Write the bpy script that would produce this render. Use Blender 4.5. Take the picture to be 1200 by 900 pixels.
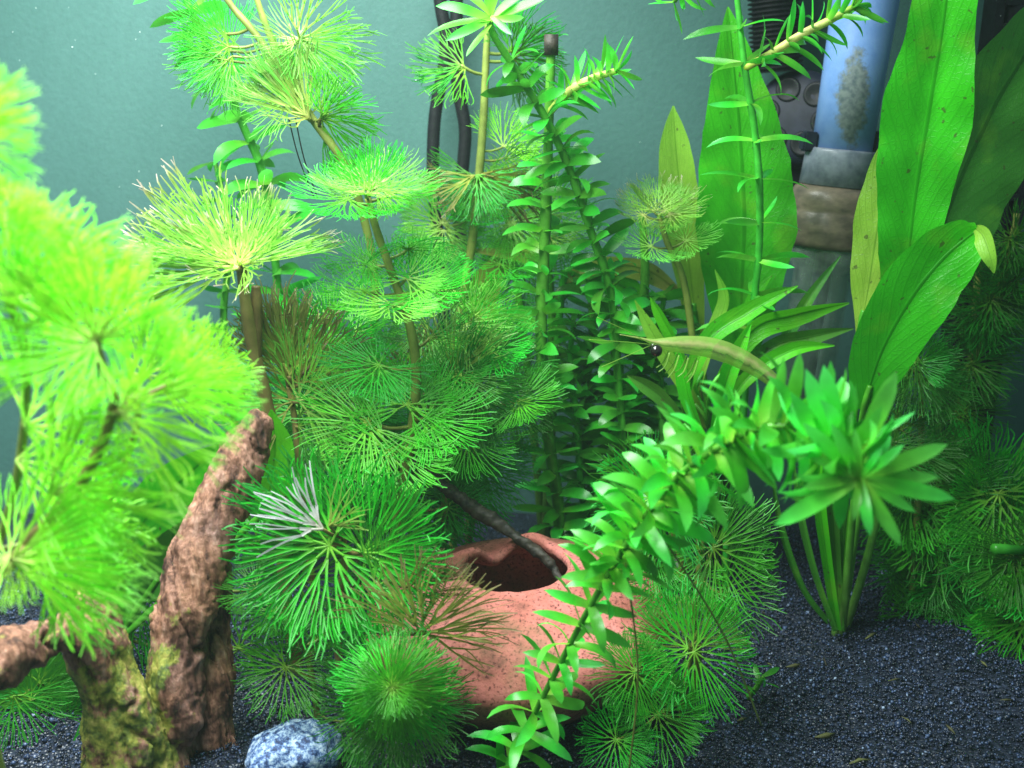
import bpy, bmesh, math, random
import numpy as np
from mathutils import Vector, Matrix, Quaternion, noise

for o in list(bpy.data.objects):
    bpy.data.objects.remove(o, do_unlink=True)
scn = bpy.context.scene
COL = scn.collection
rnd = random.Random(7)
rr_ = random.Random(23)

# ------------------------------------------------------------------ camera, light, exposure
FPX = 1287.0
PITCH = math.radians(14)
CAM = Vector((0, 0, .20))
FWD = Vector((0, math.cos(PITCH), -math.sin(PITCH)))
UP = Vector((0, math.sin(PITCH), math.cos(PITCH)))
RIGHT = Vector((1, 0, 0))
cd = bpy.data.cameras.new('camera')
cam = bpy.data.objects.new('camera', cd)
COL.objects.link(cam)
cam.location = CAM
cam.rotation_euler = (math.pi / 2 - PITCH, 0, 0)
cd.sensor_width = 36
cd.lens = 36 * FPX / 1200
cd.clip_start = .005
cd.clip_end = 20
cd.dof.use_dof = True
cd.dof.focus_distance = .375
cd.dof.aperture_fstop = 15
scn.camera = cam

w = bpy.data.worlds.new('World')
scn.world = w
w.use_nodes = True
w.node_tree.nodes['Background'].inputs[0].default_value = (.40, .75, .72, 1)
w.node_tree.nodes['Background'].inputs[1].default_value = .34


def area_lamp(name, loc, target, sx, sy, power, color):
    ld = bpy.data.lights.new(name, 'AREA')
    ld.shape = 'RECTANGLE'
    ld.size = sx
    ld.size_y = sy
    ld.energy = power
    ld.color = color
    lo = bpy.data.objects.new(name, ld)
    COL.objects.link(lo)
    lo.location = loc
    d = Vector(target) - Vector(loc)
    lo.rotation_euler = d.to_track_quat('-Z', 'Y').to_euler()
    return lo


# the LED bar of the tank hood, above the water on the left
area_lamp('tank_lamp', (-.13, .26, .38), (-.20, .28, 0), .34, .22, 7.1, (.92, 1.0, .97))

scn.view_settings.view_transform = 'Standard'
scn.view_settings.look = 'None'
scn.view_settings.exposure = 0
scn.view_settings.gamma = 1
scn.view_settings.use_curve_mapping = False
scn.render.engine = 'CYCLES'
scn.cycles.use_denoising = True
scn.cycles.max_bounces = 12
scn.cycles.transparent_max_bounces = 16
scn.cycles.sample_clamp_indirect = 6


# ------------------------------------------------------------------ helpers
def P(px, py, Y):
    d = RIGHT * ((px - 600) / FPX) + UP * ((450 - py) / FPX) + FWD
    return CAM + d * (Y / d.y)


def S(p):
    """metres that one pixel of the photograph covers at point p"""
    return (p - CAM).dot(FWD) / FPX


def ground_z(x, y):
    return .006 * noise.noise(Vector((x * 9, y * 9, 3.1))) + .006 * noise.noise(Vector((x * 25, y * 25, 7)))


def G(px, py):
    d = RIGHT * ((px - 600) / FPX) + UP * ((450 - py) / FPX) + FWD
    p = CAM + d * (-CAM.z / d.z)
    p.z = ground_z(p.x, p.y)
    return p


def tag(o, label=None, cat=None, group=None, kind=None):
    if label: o['label'] = label
    if cat: o['category'] = cat
    if group: o['group'] = group
    if kind: o['kind'] = kind
    return o


def thing(name, loc, label, cat, group=None):
    o = bpy.data.objects.new(name, None)
    o.empty_display_size = .01
    COL.objects.link(o)
    o.location = loc
    return tag(o, label, cat, group)


def link(name, me, parent=None, mat=None):
    o = bpy.data.objects.new(name, me)
    COL.objects.link(o)
    if mat is not None:
        if not me.materials:
            me.materials.append(None)
        o.material_slots[0].link = 'OBJECT'
        o.material_slots[0].material = mat
    if parent is not None:
        o.parent = parent
        base = parent.location
        pp = parent.parent
        if parent.type == 'EMPTY':
            o.location = -parent.location
    return o


class MB:
    def __init__(self):
        self.v, self.f, self.a = [], [], []

    def tube(self, pts, rad, n=6, a0=0., a1=1., cap=True, hint=None):
        """tube through pts; rad a number or list; the attribute rad runs a0 to a1 (or a list)"""
        m = len(pts)
        if not hasattr(rad, '__len__'): rad = [rad] * m
        att = a0 if hasattr(a0, '__len__') else [a0 + (a1 - a0) * i / max(1, m - 1) for i in range(m)]
        b0 = len(self.v)
        nrm = None
        for i, p in enumerate(pts):
            t = (pts[min(i + 1, m - 1)] - pts[max(i - 1, 0)])
            if t.length < 1e-9: t = Vector((0, 0, 1))
            t.normalize()
            if nrm is None:
                nrm = t.orthogonal().normalized() if hint is None else (hint - t * hint.dot(t)).normalized()
            else:
                nrm = (nrm - t * nrm.dot(t))
                nrm = nrm.normalized() if nrm.length > 1e-6 else t.orthogonal().normalized()
            bn = t.cross(nrm)
            for k in range(n):
                c, s = math.cos(2 * math.pi * k / n), math.sin(2 * math.pi * k / n)
                self.v.append(p + (nrm * c + bn * s) * rad[i])
                self.a.append(att[i])
        for i in range(m - 1):
            for k in range(n):
                a, b = b0 + i * n + k, b0 + i * n + (k + 1) % n
                self.f.append((a, b, b + n, a + n))
        if cap:
            self.f.append(tuple(b0 + k for k in range(n))[::-1])
            self.f.append(tuple(b0 + (m - 1) * n + k for k in range(n)))

    def ribbon(self, pts, wid, att, up):
        """thin strap with a shallow keel, lying in the plane across up"""
        m = len(pts)
        b0 = len(self.v)
        for i, p in enumerate(pts):
            t = pts[min(i + 1, m - 1)] - pts[max(i - 1, 0)]
            x = t.cross(up).normalized() * wid[i]
            self.v += [p - x, p - up * (.45 * wid[i]), p + x]
            self.a += [att[i]] * 3
        for i in range(m - 1):
            for k in (0, 1):
                a = b0 + i * 3 + k
                self.f.append((a, a + 1, a + 4, a + 3))

    def lathe(self, prof, n=48, centre=Vector((0, 0, 0)), axis=None, closed=False):
        """prof: list of (radius, height)"""
        q = Vector((0, 0, 1)).rotation_difference(axis) if axis is not None else Quaternion()
        b0 = len(self.v)
        for r, h in prof:
            for k in range(n):
                a = 2 * math.pi * k / n
                self.v.append(centre + q @ Vector((r * math.cos(a), r * math.sin(a), h)))
                self.a.append(0)
        m = len(prof)
        for i in range(m if closed else m - 1):
            j = (i + 1) % m
            for k in range(n):
                k2 = (k + 1) % n
                self.f.append((b0 + i * n + k, b0 + i * n + k2, b0 + j * n + k2, b0 + j * n + k))

    def box(self, c, sx, sy, sz, q=Quaternion()):
        b0 = len(self.v)
        for z in (-1, 1):
            for y in (-1, 1):
                for x in (-1, 1):
                    self.v.append(c + q @ Vector((x * sx / 2, y * sy / 2, z * sz / 2)))
                    self.a.append(0)
        for f in ((0, 2, 3, 1), (4, 5, 7, 6), (0, 1, 5, 4), (2, 6, 7, 3), (0, 4, 6, 2), (1, 3, 7, 5)):
            self.f.append(tuple(b0 + i for i in f))

    def mesh(self, name, smooth=True, uv=None):
        me = bpy.data.meshes.new(name)
        me.from_pydata([tuple(x) for x in self.v], [], self.f)
        at = me.attributes.new('rad', 'FLOAT', 'POINT')
        at.data.foreach_set('value', np.array(self.a, dtype=np.float32))
        if uv is not None:
            at = me.attributes.new('luv', 'FLOAT_VECTOR', 'POINT')
            at.data.foreach_set('vector', np.array(uv, dtype=np.float32).ravel())
        if smooth:
            me.polygons.foreach_set('use_smooth', [True] * len(me.polygons))
        me.update()
        return me


def spline(pts, per=6):
    """Catmull-Rom through vectors (or tuples of floats)"""
    out = []
    n = len(pts)
    for i in range(n - 1):
        p0, p1, p2, p3 = pts[max(i - 1, 0)], pts[i], pts[i + 1], pts[min(i + 2, n - 1)]
        for k in range(per):
            t = k / per
            out.append(.5 * ((2 * p1) + (p2 - p0) * t + (2 * p0 - 5 * p1 + 4 * p2 - p3) * t * t + (3 * p1 - p0 - 3 * p2 + p3) * t ** 3))
    out.append(pts[-1].copy())
    return out


# ------------------------------------------------------------------ materials
def newmat(name):
    m = bpy.data.materials.new(name)
    m.use_nodes = True
    nt = m.node_tree
    nt.nodes.clear()
    out = nt.nodes.new('ShaderNodeOutputMaterial')
    return m, nt, out


def N(nt, typ, **kw):
    n = nt.nodes.new(typ)
    for k, v in kw.items():
        if k.startswith('i_'):
            key = k[2:]
            key = int(key) if key.isdigit() else key.replace('_', ' ')
            n.inputs[key].default_value = v
        else:
            setattr(n, k, v)
    return n


def ramp(nt, src, stops, interp='LINEAR'):
    r = nt.nodes.new('ShaderNodeValToRGB')
    r.color_ramp.interpolation = interp
    el = r.color_ramp.elements
    while len(el) < len(stops): el.new(.5)
    for e, (p, c) in zip(el, stops):
        e.position = p
        e.color = (*c, 1) if len(c) == 3 else c
    if src is not None: nt.links.new(src, r.inputs[0])
    return r


def mixc(nt, a, b, fac, mode='MIX'):
    m = nt.nodes.new('ShaderNodeMix')
    m.data_type = 'RGBA'
    m.blend_type = mode
    for sock, val in ((m.inputs[0], fac), (m.inputs[6], a), (m.inputs[7], b)):
        if hasattr(val, 'type'): nt.links.new(val, sock)
        else: sock.default_value = val if isinstance(val, (int, float)) else ((*val, 1) if len(val) == 3 else val)
    return m.outputs[2]


def leaf_mat(name, stops, transl=.5, rough=.38, spec=.35, veins=False, hue=.016, val=.5, nscale=120):
    m, nt, out = newmat(name)
    at = N(nt, 'ShaderNodeAttribute', attribute_name='rad')
    col = ramp(nt, at.outputs['Fac'], stops).outputs[0]
    oi = N(nt, 'ShaderNodeObjectInfo')
    tc = N(nt, 'ShaderNodeNewGeometry')
    nz = N(nt, 'ShaderNodeTexNoise', i_Scale=nscale, i_Detail=3.)
    nt.links.new(tc.outputs['Position'], nz.inputs['Vector'])
    h = N(nt, 'ShaderNodeMapRange', i_3=.5 - hue, i_4=.5 + hue)
    nt.links.new(oi.outputs['Random'], h.inputs[0])
    mm = N(nt, 'ShaderNodeMath', operation='MULTIPLY_ADD', i_1=val * .9, i_2=1 - val * .5)
    ad = N(nt, 'ShaderNodeMath', operation='ADD')
    sc = N(nt, 'ShaderNodeMath', operation='MULTIPLY_ADD', i_1=1.2, i_2=-.6)
    nt.links.new(nz.outputs[0], sc.inputs[0])
    nt.links.new(oi.outputs['Random'], mm.inputs[0])
    nt.links.new(mm.outputs[0], ad.inputs[0])
    nt.links.new(sc.outputs[0], ad.inputs[1])
    hs = N(nt, 'ShaderNodeHueSaturation')
    nt.links.new(h.outputs[0], hs.inputs['Hue'])
    nt.links.new(ad.outputs[0], hs.inputs['Value'])
    nt.links.new(col, hs.inputs['Color'])
    c = hs.outputs[0]
    bs = N(nt, 'ShaderNodeBsdfPrincipled', i_Roughness=rough)
    bs.inputs['Specular IOR Level'].default_value = spec
    if veins:
        va = N(nt, 'ShaderNodeAttribute', attribute_name='luv')
        sx = N(nt, 'ShaderNodeSeparateXYZ')
        nt.links.new(va.outputs['Vector'], sx.inputs[0])
        ax = N(nt, 'ShaderNodeMath', operation='ABSOLUTE')
        nt.links.new(sx.outputs[0], ax.inputs[0])
        # midrib
        mr = ramp(nt, ax.outputs[0], [(0, (.8, .8, .8)), (.03, (.6, .6, .6)), (.055, (0, 0, 0))])
        # side veins slant from the midrib towards the tip
        ma = N(nt, 'ShaderNodeMath', operation='MULTIPLY_ADD', i_1=-.34)
        nt.links.new(ax.outputs[0], ma.inputs[0])
        nt.links.new(sx.outputs[1], ma.inputs[2])
        n2 = N(nt, 'ShaderNodeMath', operation='MULTIPLY_ADD', i_1=.05)
        nt.links.new(nz.outputs[0], n2.inputs[0])
        nt.links.new(ma.outputs[0], n2.inputs[2])
        pp = N(nt, 'ShaderNodeMath', operation='PINGPONG', i_1=.045)
        nt.links.new(n2.outputs[0], pp.inputs[0])
        vr = ramp(nt, pp.outputs[0], [(0, (.2, .2, .2)), (.008, (.12, .12, .12)), (.014, (0, 0, 0))])
        # fine lengthwise and cross network
        vo = N(nt, 'ShaderNodeTexVoronoi', feature='DISTANCE_TO_EDGE', i_Scale=520.)
        nt.links.new(tc.outputs['Position'], vo.inputs['Vector'])
        vf = ramp(nt, vo.outputs[0], [(0, (.18, .18, .18)), (.08, (0, 0, 0))])
        a1 = mixc(nt, mr.outputs[0], vr.outputs[0], 1., 'LIGHTEN')
        a2 = mixc(nt, a1, vf.outputs[0], 1., 'LIGHTEN')
        dark = mixc(nt, c, (.45, .62, .35), 1., 'MULTIPLY')
        c = mixc(nt, c, dark, a2)
        # blotches and algae specks
        n3 = N(nt, 'ShaderNodeTexNoise', i_Scale=60., i_Detail=5.)
        nt.links.new(tc.outputs['Position'], n3.inputs['Vector'])
        bl = ramp(nt, n3.outputs[0], [(.56, (0, 0, 0)), (.75, (.35, .35, .35))])
        c = mixc(nt, c, (.26, .58, .03), bl.outputs[0])
        n4 = N(nt, 'ShaderNodeTexNoise', i_Scale=330., i_Detail=2.)
        nt.links.new(tc.outputs['Position'], n4.inputs['Vector'])
        sp = ramp(nt, n4.outputs[0], [(.685, (0, 0, 0)), (.72, (.7, .7, .7))])
        c = mixc(nt, c, (.06, .07, .02), sp.outputs[0])
        bp = N(nt, 'ShaderNodeBump', i_Strength=.5, i_Distance=.0006)
        nt.links.new(a2, bp.inputs['Height'])
        nt.links.new(bp.outputs[0], bs.inputs['Normal'])
    nt.links.new(c, bs.inputs['Base Color'])
    tr = N(nt, 'ShaderNodeBsdfTranslucent')
    nt.links.new(c, tr.inputs['Color'])
    mx = N(nt, 'ShaderNodeMixShader', i_0=transl)
    nt.links.new(bs.outputs[0], mx.inputs[1])
    nt.links.new(tr.outputs[0], mx.inputs[2])
    nt.links.new(mx.outputs[0], out.inputs[0])
    return m


def plain_mat(name, c1, c2, scale=200, rough=.5, spec=.4, bump=.3, dist=.0005, stretch=None, detail=6, lo=.35, hi=.65):
    m, nt, out = newmat(name)
    tc = N(nt, 'ShaderNodeTexCoord')
    src = tc.outputs['Object']
    if stretch:
        mp = N(nt, 'ShaderNodeMapping')
        mp.inputs['Scale'].default_value = stretch
        nt.links.new(src, mp.inputs[0])
        src = mp.outputs[0]
    nz = N(nt, 'ShaderNodeTexNoise', i_Scale=float(scale), i_Detail=float(detail), i_Roughness=.6)
    nt.links.new(src, nz.inputs['Vector'])
    r = ramp(nt, nz.outputs[0], [(lo, c1), (hi, c2)])
    bs = N(nt, 'ShaderNodeBsdfPrincipled', i_Roughness=rough)
    bs.inputs['Specular IOR Level'].default_value = spec
    nt.links.new(r.outputs[0], bs.inputs['Base Color'])
    bp = N(nt, 'ShaderNodeBump', i_Strength=bump, i_Distance=dist)
    nt.links.new(nz.outputs[0], bp.inputs['Height'])
    nt.links.new(bp.outputs[0], bs.inputs['Normal'])
    nt.links.new(bs.outputs[0], out.inputs[0])
    return m


M = {}
M['cab_green'] = leaf_mat('cabomba_green', [(0, (.36, .66, .08)), (.3, (.09, .54, .025)), (.8, (.05, .46, .022)), (1, (.07, .48, .06))])
M['cab_bright'] = leaf_mat('cabomba_bright', [(0, (.74, .92, .26)), (.3, (.42, .92, .05)), (.8, (.29, .84, .04)), (1, (.36, .84, .16))], val=.35, hue=.015)
M['cab_yellow'] = leaf_mat('cabomba_yellow', [(0, (.78, .84, .32)), (.3, (.36, .66, .10)), (.75, (.20, .52, .06)), (.92, (.28, .36, .10)), (1, (.55, .46, .38))], val=.35)
M['cab_pale'] = leaf_mat('cabomba_pale', [(0, (.58, .78, .22)), (.35, (.24, .66, .07)), (1, (.16, .56, .08))])
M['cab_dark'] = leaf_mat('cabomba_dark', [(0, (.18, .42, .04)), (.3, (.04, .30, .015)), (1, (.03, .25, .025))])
M['cab_shaded'] = leaf_mat('cabomba_shaded', [(0, (.28, .56, .06)), (.3, (.06, .42, .018)), (.8, (.035, .35, .015)), (1, (.05, .38, .04))])  # darkened copy of the green: weaker light low in the tank, painted in
M['cab_brown'] = leaf_mat('cabomba_brown', [(0, (.38, .40, .08)), (.4, (.26, .30, .05)), (.8, (.20, .18, .06)), (1, (.24, .19, .11))])
M['cab_white'] = leaf_mat('cabomba_bleached', [(0, (.42, .40, .30)), (.3, (.62, .58, .62)), (1, (.74, .68, .80))], val=.25, hue=.01, transl=.5)
M['cab_gold'] = leaf_mat('cabomba_gold', [(0, (.44, .52, .12)), (.5, (.26, .48, .07)), (1, (.20, .44, .10))])
M['stem_olive'] = leaf_mat('stem_olive', [(0, (.15, .20, .035)), (1, (.20, .24, .05))], transl=.12, nscale=200)
M['stem_brown'] = leaf_mat('stem_brown', [(0, (.16, .12, .04)), (1, (.26, .20, .07))], transl=.1, nscale=200)
M['stem_green'] = leaf_mat('stem_green', [(0, (.05, .30, .025)), (1, (.09, .40, .035))], transl=.2, nscale=250)
M['stem_lime'] = leaf_mat('stem_lime', [(0, (.40, .60, .05)), (.5, (.85, .80, .30)), (1, (.40, .70, .08))], transl=.3, nscale=500, val=.2)
M['elo_green'] = leaf_mat('waterweed_green', [(0, (.14, .54, .06)), (.5, (.06, .46, .025)), (1, (.06, .46, .05))], spec=.5, rough=.3)
M['elo_bright'] = leaf_mat('waterweed_bright', [(0, (.36, .80, .08)), (.4, (.10, .64, .035)), (1, (.09, .62, .09))], spec=.6, rough=.34)
M['elo_dark'] = leaf_mat('waterweed_dark', [(0, (.07, .36, .03)), (1, (.035, .28, .02))], spec=.5, rough=.3)
M['sword'] = leaf_mat('sword_leaf', [(0, (.05, .36, .012)), (.5, (.06, .47, .010)), (1, (.075, .50, .010))], veins=True, transl=.42, spec=.3, val=.15, hue=.01, nscale=40)
M['sword_dark'] = leaf_mat('sword_leaf_dark', [(0, (.04, .20, .02)), (1, (.05, .22, .02))], veins=True, transl=.25, spec=.3, val=.15, hue=.01, nscale=40)  # darker sword green; on the big rear leaf it is painted shade
M['sword_light'] = leaf_mat('sword_leaf_light', [(0, (.26, .48, .05)), (1, (.20, .50, .04))], veins=True, transl=.45, spec=.3, val=.15, hue=.01, nscale=40)
M['sword_yellow'] = leaf_mat('sword_leaf_yellow', [(0, (.55, .50, .14)), (.5, (.42, .52, .08)), (1, (.45, .40, .10))], veins=True, transl=.4, val=.2, nscale=90)
M['petiole'] = leaf_mat('petiole_green', [(0, (.10, .20, .04)), (.4, (.07, .34, .02)), (1, (.07, .34, .02))], transl=.25, nscale=200)


# ------------------------------------------------------------------ leaf meshes shared between plants
def fan_mesh(name, seed, spread, cup, rays=6, levels=4, wob=.05, fold=0., wid=1., gap=.10):
    """one finely forked fan leaf of radius 1, stalk at the origin, axis +Y, face +Z"""
    r = random.Random(seed)
    mb = MB()
    lv = [0, .14, .30, .48, .68]
    st = {}

    def pos(rr, th, dz):
        c = cup if abs(cup) > 1e-3 else 1e-3
        th = th + st['sw'] * rr * rr
        ph = c * rr
        q = math.sin(ph) / c
        z = (1 - math.cos(ph)) / c + st['lift'] * rr * rr
        x, y = q * math.sin(th), q * math.cos(th)
        return Vector((x, y, z + dz + fold * abs(x)))

    def grow(th0, th1, r0, tha, level, dz):
        th = (th0 + th1) / 2 + r.uniform(-1, 1) * (th1 - th0) * .16
        dz1 = dz + r.uniform(-1, 1) * wob * .6
        if level == levels:
            rt = r.uniform(.74, 1.04) * st['len']
            e = r.uniform(-.09, .09)
            ds = r.uniform(-wob, wob) * 1.3
            pts = [pos(r0, tha, dz)] + [pos(r0 + (rt - r0) * k, tha + (th - tha) * min(1, k * 1.5) + e * k * k, dz + ds * k * k) for k in (.35, .7, 1.)]
            w0 = .0074 * wid
            tw = r.uniform(-.9, .9)
            upv = Vector((math.sin(tw) * math.cos(th), -math.sin(tw) * math.sin(th), math.cos(tw)))
            mb.ribbon(pts, [w0, w0, w0 * 1.05, w0 * .6], [r0, r0 + (rt - r0) * .35, r0 + (rt - r0) * .7, rt], upv)
            return
        r1 = min(.9, lv[level + 1] * r.uniform(.8, 1.2))
        r1 = max(r1, r0 + .06)
        wa = (.0170 - .0028 * level) * wid
        pts = [pos(r0, tha, dz), pos((r0 + r1) / 2, (tha * .4 + th * .6), (dz + dz1) / 2), pos(r1, th, dz1)]
        if level < 1: mb.tube(pts, [wa, wa * .9, wa * .8], 4, r0, r1, cap=False)
        else: mb.ribbon(pts, [wa, wa * .9, wa * .85], [r0, (r0 + r1) / 2, r1], Vector((0, 0, 1)))
        m = 2 if r.random() < .72 or level > 2 else 3
        for k in range(m):
            if level >= 2 and r.random() < gap: continue
            grow(th0 + (th1 - th0) * k / m, th0 + (th1 - th0) * (k + 1) / m, r1, th, level + 1, dz1)

    for k in range(rays):
        a0 = -spread + 2 * spread * k / rays
        a1 = -spread + 2 * spread * (k + 1) / rays
        st['lift'] = r.uniform(-.09, .09)
        st['sw'] = r.uniform(-.08, .08)
        st['len'] = r.uniform(.84, 1.06)
        grow(a0, a1, 0., (a0 + a1) / 2, 0, 0.)
    return mb.mesh(name)


D = math.radians
FAN = {}
for i in range(3):
    FAN['half', i] = fan_mesh('fan_leaf', 10 + i, D(95), .2 + .15 * i, 6, wob=.035)
    FAN['third', i] = fan_mesh('fan_leaf', 90 + i, D(62), .15 + .2 * i, 5, wob=.045)
    FAN['wide', i] = fan_mesh('fan_leaf', 20 + i, D(150), .25 + .2 * i, 9, wob=.03)
    FAN['umb', i] = fan_mesh('fan_leaf', 30 + i, D(70), -.8, 5, wob=.04)
    FAN['bowl', i] = fan_mesh('fan_leaf', 40 + i, D(150), 1.0, 8, wob=.07)
    FAN['brush', i] = fan_mesh('fan_leaf', 50 + i, D(42), .25, 4, wob=.10)
    FAN['fold', i] = fan_mesh('fan_leaf', 60 + i, D(85), .1, 6, fold=.6, wob=.07)
    FAN['sparse', i] = fan_mesh('fan_leaf', 70 + i, D(90), .4, 5, levels=3, wob=.08, wid=1.1)
    FAN['bits', i] = fan_mesh('fan_leaf', 80 + i, D(50), .4, 3, levels=2, wob=.10, wid=1.7, gap=.2)


def blade_mesh(name, width, curl, fold, nseg=7, tipsharp=1., twist=0., base=.45):
    """small leaf of length 1 along +Y, upper face +Z"""
    mb = MB()
    y = z = 0.
    uv = []
    for i in range(nseg + 1):
        t = i / nseg
        ang = curl * t * t
        if i:
            y += math.cos(ang) / nseg
            z += math.sin(ang) / nseg
        hw = width / 2 * (base + (1 - base) * math.sin(math.pi * min(1, t * 1.3) / 2)) * (1 - t ** (4 * tipsharp)) ** .7
        for s in (-1, 0, 1):
            c = math.cos(twist * t)
            mb.v.append(Vector((s * hw * c, y - 0 * s, z + abs(s) * hw * fold + s * hw * math.sin(twist * t))))
            mb.a.append(t)
    for i in range(nseg):
        for k in range(2):
            a = i * 3 + k
            mb.f.append((a, a + 1, a + 4, a + 3))
    return mb.mesh(name)


BL = {}
for i in range(4):
    k = random.Random(i)
    BL['short', i] = blade_mesh('whorl_leaf', .33, -1.3 + .45 * i, .15, twist=k.uniform(-.4, .4))
    BL['long', i] = blade_mesh('whorl_leaf', .20, -.8 + .35 * i, .30, twist=k.uniform(-.5, .5), tipsharp=.6)
    BL['arch', i] = blade_mesh('whorl_leaf', .25, -1.5 + .5 * i, .25, twist=k.uniform(-.5, .5), tipsharp=.8)
    BL['crown', i] = blade_mesh('whorl_leaf', .20, .5 - .5 * i, .3, twist=k.uniform(-.4, .4), tipsharp=1.1)


def frame_quat(yaxis, zaxis):
    y = yaxis.normalized()
    z = zaxis - y * zaxis.dot(y)
    z = z.normalized() if z.length > 1e-6 else y.orthogonal().normalized()
    x = y.cross(z)
    return Matrix((x, y, z)).transposed().to_quaternion()


def place(name, me, parent, pos, q, scale, mat):
    o = bpy.data.objects.new(name, me)
    COL.objects.link(o)
    if not me.materials: me.materials.append(None)
    o.material_slots[0].link = 'OBJECT'
    o.material_slots[0].material = mat
    o.parent = parent
    o.location = pos - parent.location
    o.rotation_mode = 'QUATERNION'
    o.rotation_quaternion = q
    o.scale = (scale,) * 3 if not hasattr(scale, '__len__') else scale
    return o


def screen_dir(ang, tilt):
    a, t = math.radians(ang), math.radians(tilt)
    return (RIGHT * math.cos(a) + UP * math.sin(a)) * math.cos(t) - FWD * math.sin(t)


class Plant:
    """a stem plant rooted in the gravel; stems given as pixel points (px, py, Y), topmost first"""

    def __init__(self, name, label, cat, stems, mat, rpx=4.5, group=None, root=True, nodes=0):
        self.samples = []
        self.k = 1.1
        p0 = P(*stems[0][-1])
        self.root = Vector((p0.x, p0.y, ground_z(p0.x, p0.y)))
        self.e = thing(name, self.root, label, cat, group)
        for si, st in enumerate(stems):
            pts = [P(*q) for q in st]
            if si == 0 and root:
                last = pts[-1]
                if last.z > self.root.z + .002:
                    r = self.root + Vector((rnd.uniform(-.004, .004), rnd.uniform(0, .006), -.004))
                    mid = (last + r) / 2 + Vector((rnd.uniform(-.003, .003), 0, 0))
                    pts += [mid, r]
            elif si > 0 and self.samples:
                # a branch ends on the stem it grows from
                e = pts[-1]
                s = min(self.samples, key=lambda c: (c - e).length)
                pts[-1] = s
            sp = spline(pts, 7)
            rr = rpx * S(pts[0]) * (1. if si == 0 else .85)
            mb = MB()
            n = len(sp)
            rad = [rr * (.75 + .35 * min(1, i / (n * .4))) * (1 + .12 * noise.noise(Vector((i * .7, si, rr * 1e4)))) for i in range(n)]
            mb.tube(sp, rad, 8, 1, 0)
            link('stem', mb.mesh('stem'), self.e, mat)
            self.samples += sp
            if si == 0: self.main = sp
        self.mat = mat
        self.pmat = mat

    def petiole(self, c, pr, mat=None):
        s = min(self.samples, key=lambda q: (q - c).length + .6 * max(0, q.z - c.z + .002))
        d = (c - s).length
        if d < .0015: return
        mid = (s + c) / 2 + Vector((0, 0, -.08 * d))
        mb = MB()
        mb.tube(spline([s, mid, c], 4), [pr * 1.1] * 8 + [pr * .8], 5, 0, 1)
        link('petiole', mb.mesh('petiole'), self.e, mat or self.pmat)

    def fan(self, px, py, Y, ang, R, tilt=10, roll=0, var='half', mat='cab_green', sq=1.):
        c = P(px, py, Y)
        ax = screen_dir(ang, tilt)
        tocam = (CAM - c).normalized()
        z = tocam - ax * tocam.dot(ax)
        z = Quaternion(ax, math.radians(roll)) @ z.normalized()
        s = self.k * R * S(c)
        place('leaf', FAN[var, rnd.randrange(3)], self.e, c, frame_quat(ax, z), (s * sq, s, s), M[mat])
        self.petiole(c, s * .024)

    def whorl(self, px, py, Y, R, n=3, elev=15, lean=(0, 0), var='half', mat='cab_green', off=.16, jit=12, az0=None, cz=1.):
        c = P(px, py, Y)
        up = Vector((lean[0], lean[1], 1)).normalized()
        s = 1.1 * R * S(c)
        az0 = rnd.uniform(0, 360) if az0 is None else az0
        q0 = Vector((0, 0, 1)).rotation_difference(up)
        for i in range(n):
            az = math.radians(az0 + 360 * i / n + rnd.uniform(-jit, jit))
            e = math.radians(elev + rnd.uniform(-jit, jit))
            h = q0 @ Vector((math.cos(az), math.sin(az), 0))
            ax = h * math.cos(e) + up * math.sin(e)
            z = up * math.cos(e) - h * math.sin(e)
            p = c + ax * off * s
            k = s * rnd.uniform(.85, 1.1)
            vv = var if isinstance(var, str) else rnd.choice(var)
            mm = mat if isinstance(mat, str) else rnd.choice(mat)
            place('leaf', FAN[vv, rnd.randrange(3)], self.e, p, frame_quat(ax, z), k, M[mm])
            self.petiole(p, s * .024)

    def leaves(self, sp, space, L, n=3, var='short', mat='elo_green', lean=.35, start=0., stop=1., grow=None, jit=.25):
        """whorls of narrow leaves along the sampled curve sp (first point = tip)"""
        sc = S(sp[0])
        acc, tot = 0., sum((sp[i + 1] - sp[i]).length for i in range(len(sp) - 1))
        nxt = start * tot
        az = rnd.uniform(0, 6.28)
        for i in range(len(sp) - 1):
            seg = (sp[i + 1] - sp[i])
            while nxt <= acc + seg.length and nxt <= stop * tot:
                t = (nxt - acc) / max(seg.length, 1e-9)
                p = sp[i] + seg * t
                d = -seg.normalized()
                u = d.orthogonal().normalized()
                az += 2.4 / 2 + rnd.uniform(-.2, .2)
                k = grow(nxt / tot) if grow else 1.
                for j in range(n):
                    a = az + 6.283 * j / n + rnd.uniform(-jit, jit)
                    h = Quaternion(d, a) @ u
                    ln = lean + rnd.uniform(-.2, .2)
                    ax = (h + d * ln).normalized()
                    z = Quaternion(ax, rnd.uniform(-1.0, 1.0)) @ (d - h * ln)
                    s = L * S(p) * k * rnd.uniform(.8, 1.15)
                    mm = mat if isinstance(mat, str) else rnd.choice(mat)
                    place('leaf', BL[var, rnd.randrange(4)], self.e, p, frame_quat(ax, z), s, M[mm])
                nxt += space * S(p) * rnd.uniform(.85, 1.15) * (.55 + .45 * k)
            acc += seg.length

    def branch(self, st, mat, rpx):
        pts = [P(*q) for q in st]
        s = min(self.samples, key=lambda c: (c - pts[-1]).length)
        pts[-1] = s
        sp = spline(pts, 6)
        mb = MB()
        rr = rpx * S(pts[0])
        mb.tube(sp, [rr * (.7 + .3 * min(1, i / 6)) for i in range(len(sp))], 8, 1, 0)
        link('side_shoot', mb.mesh('side_shoot'), self.e, mat)
        self.samples += sp
        return sp


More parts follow.
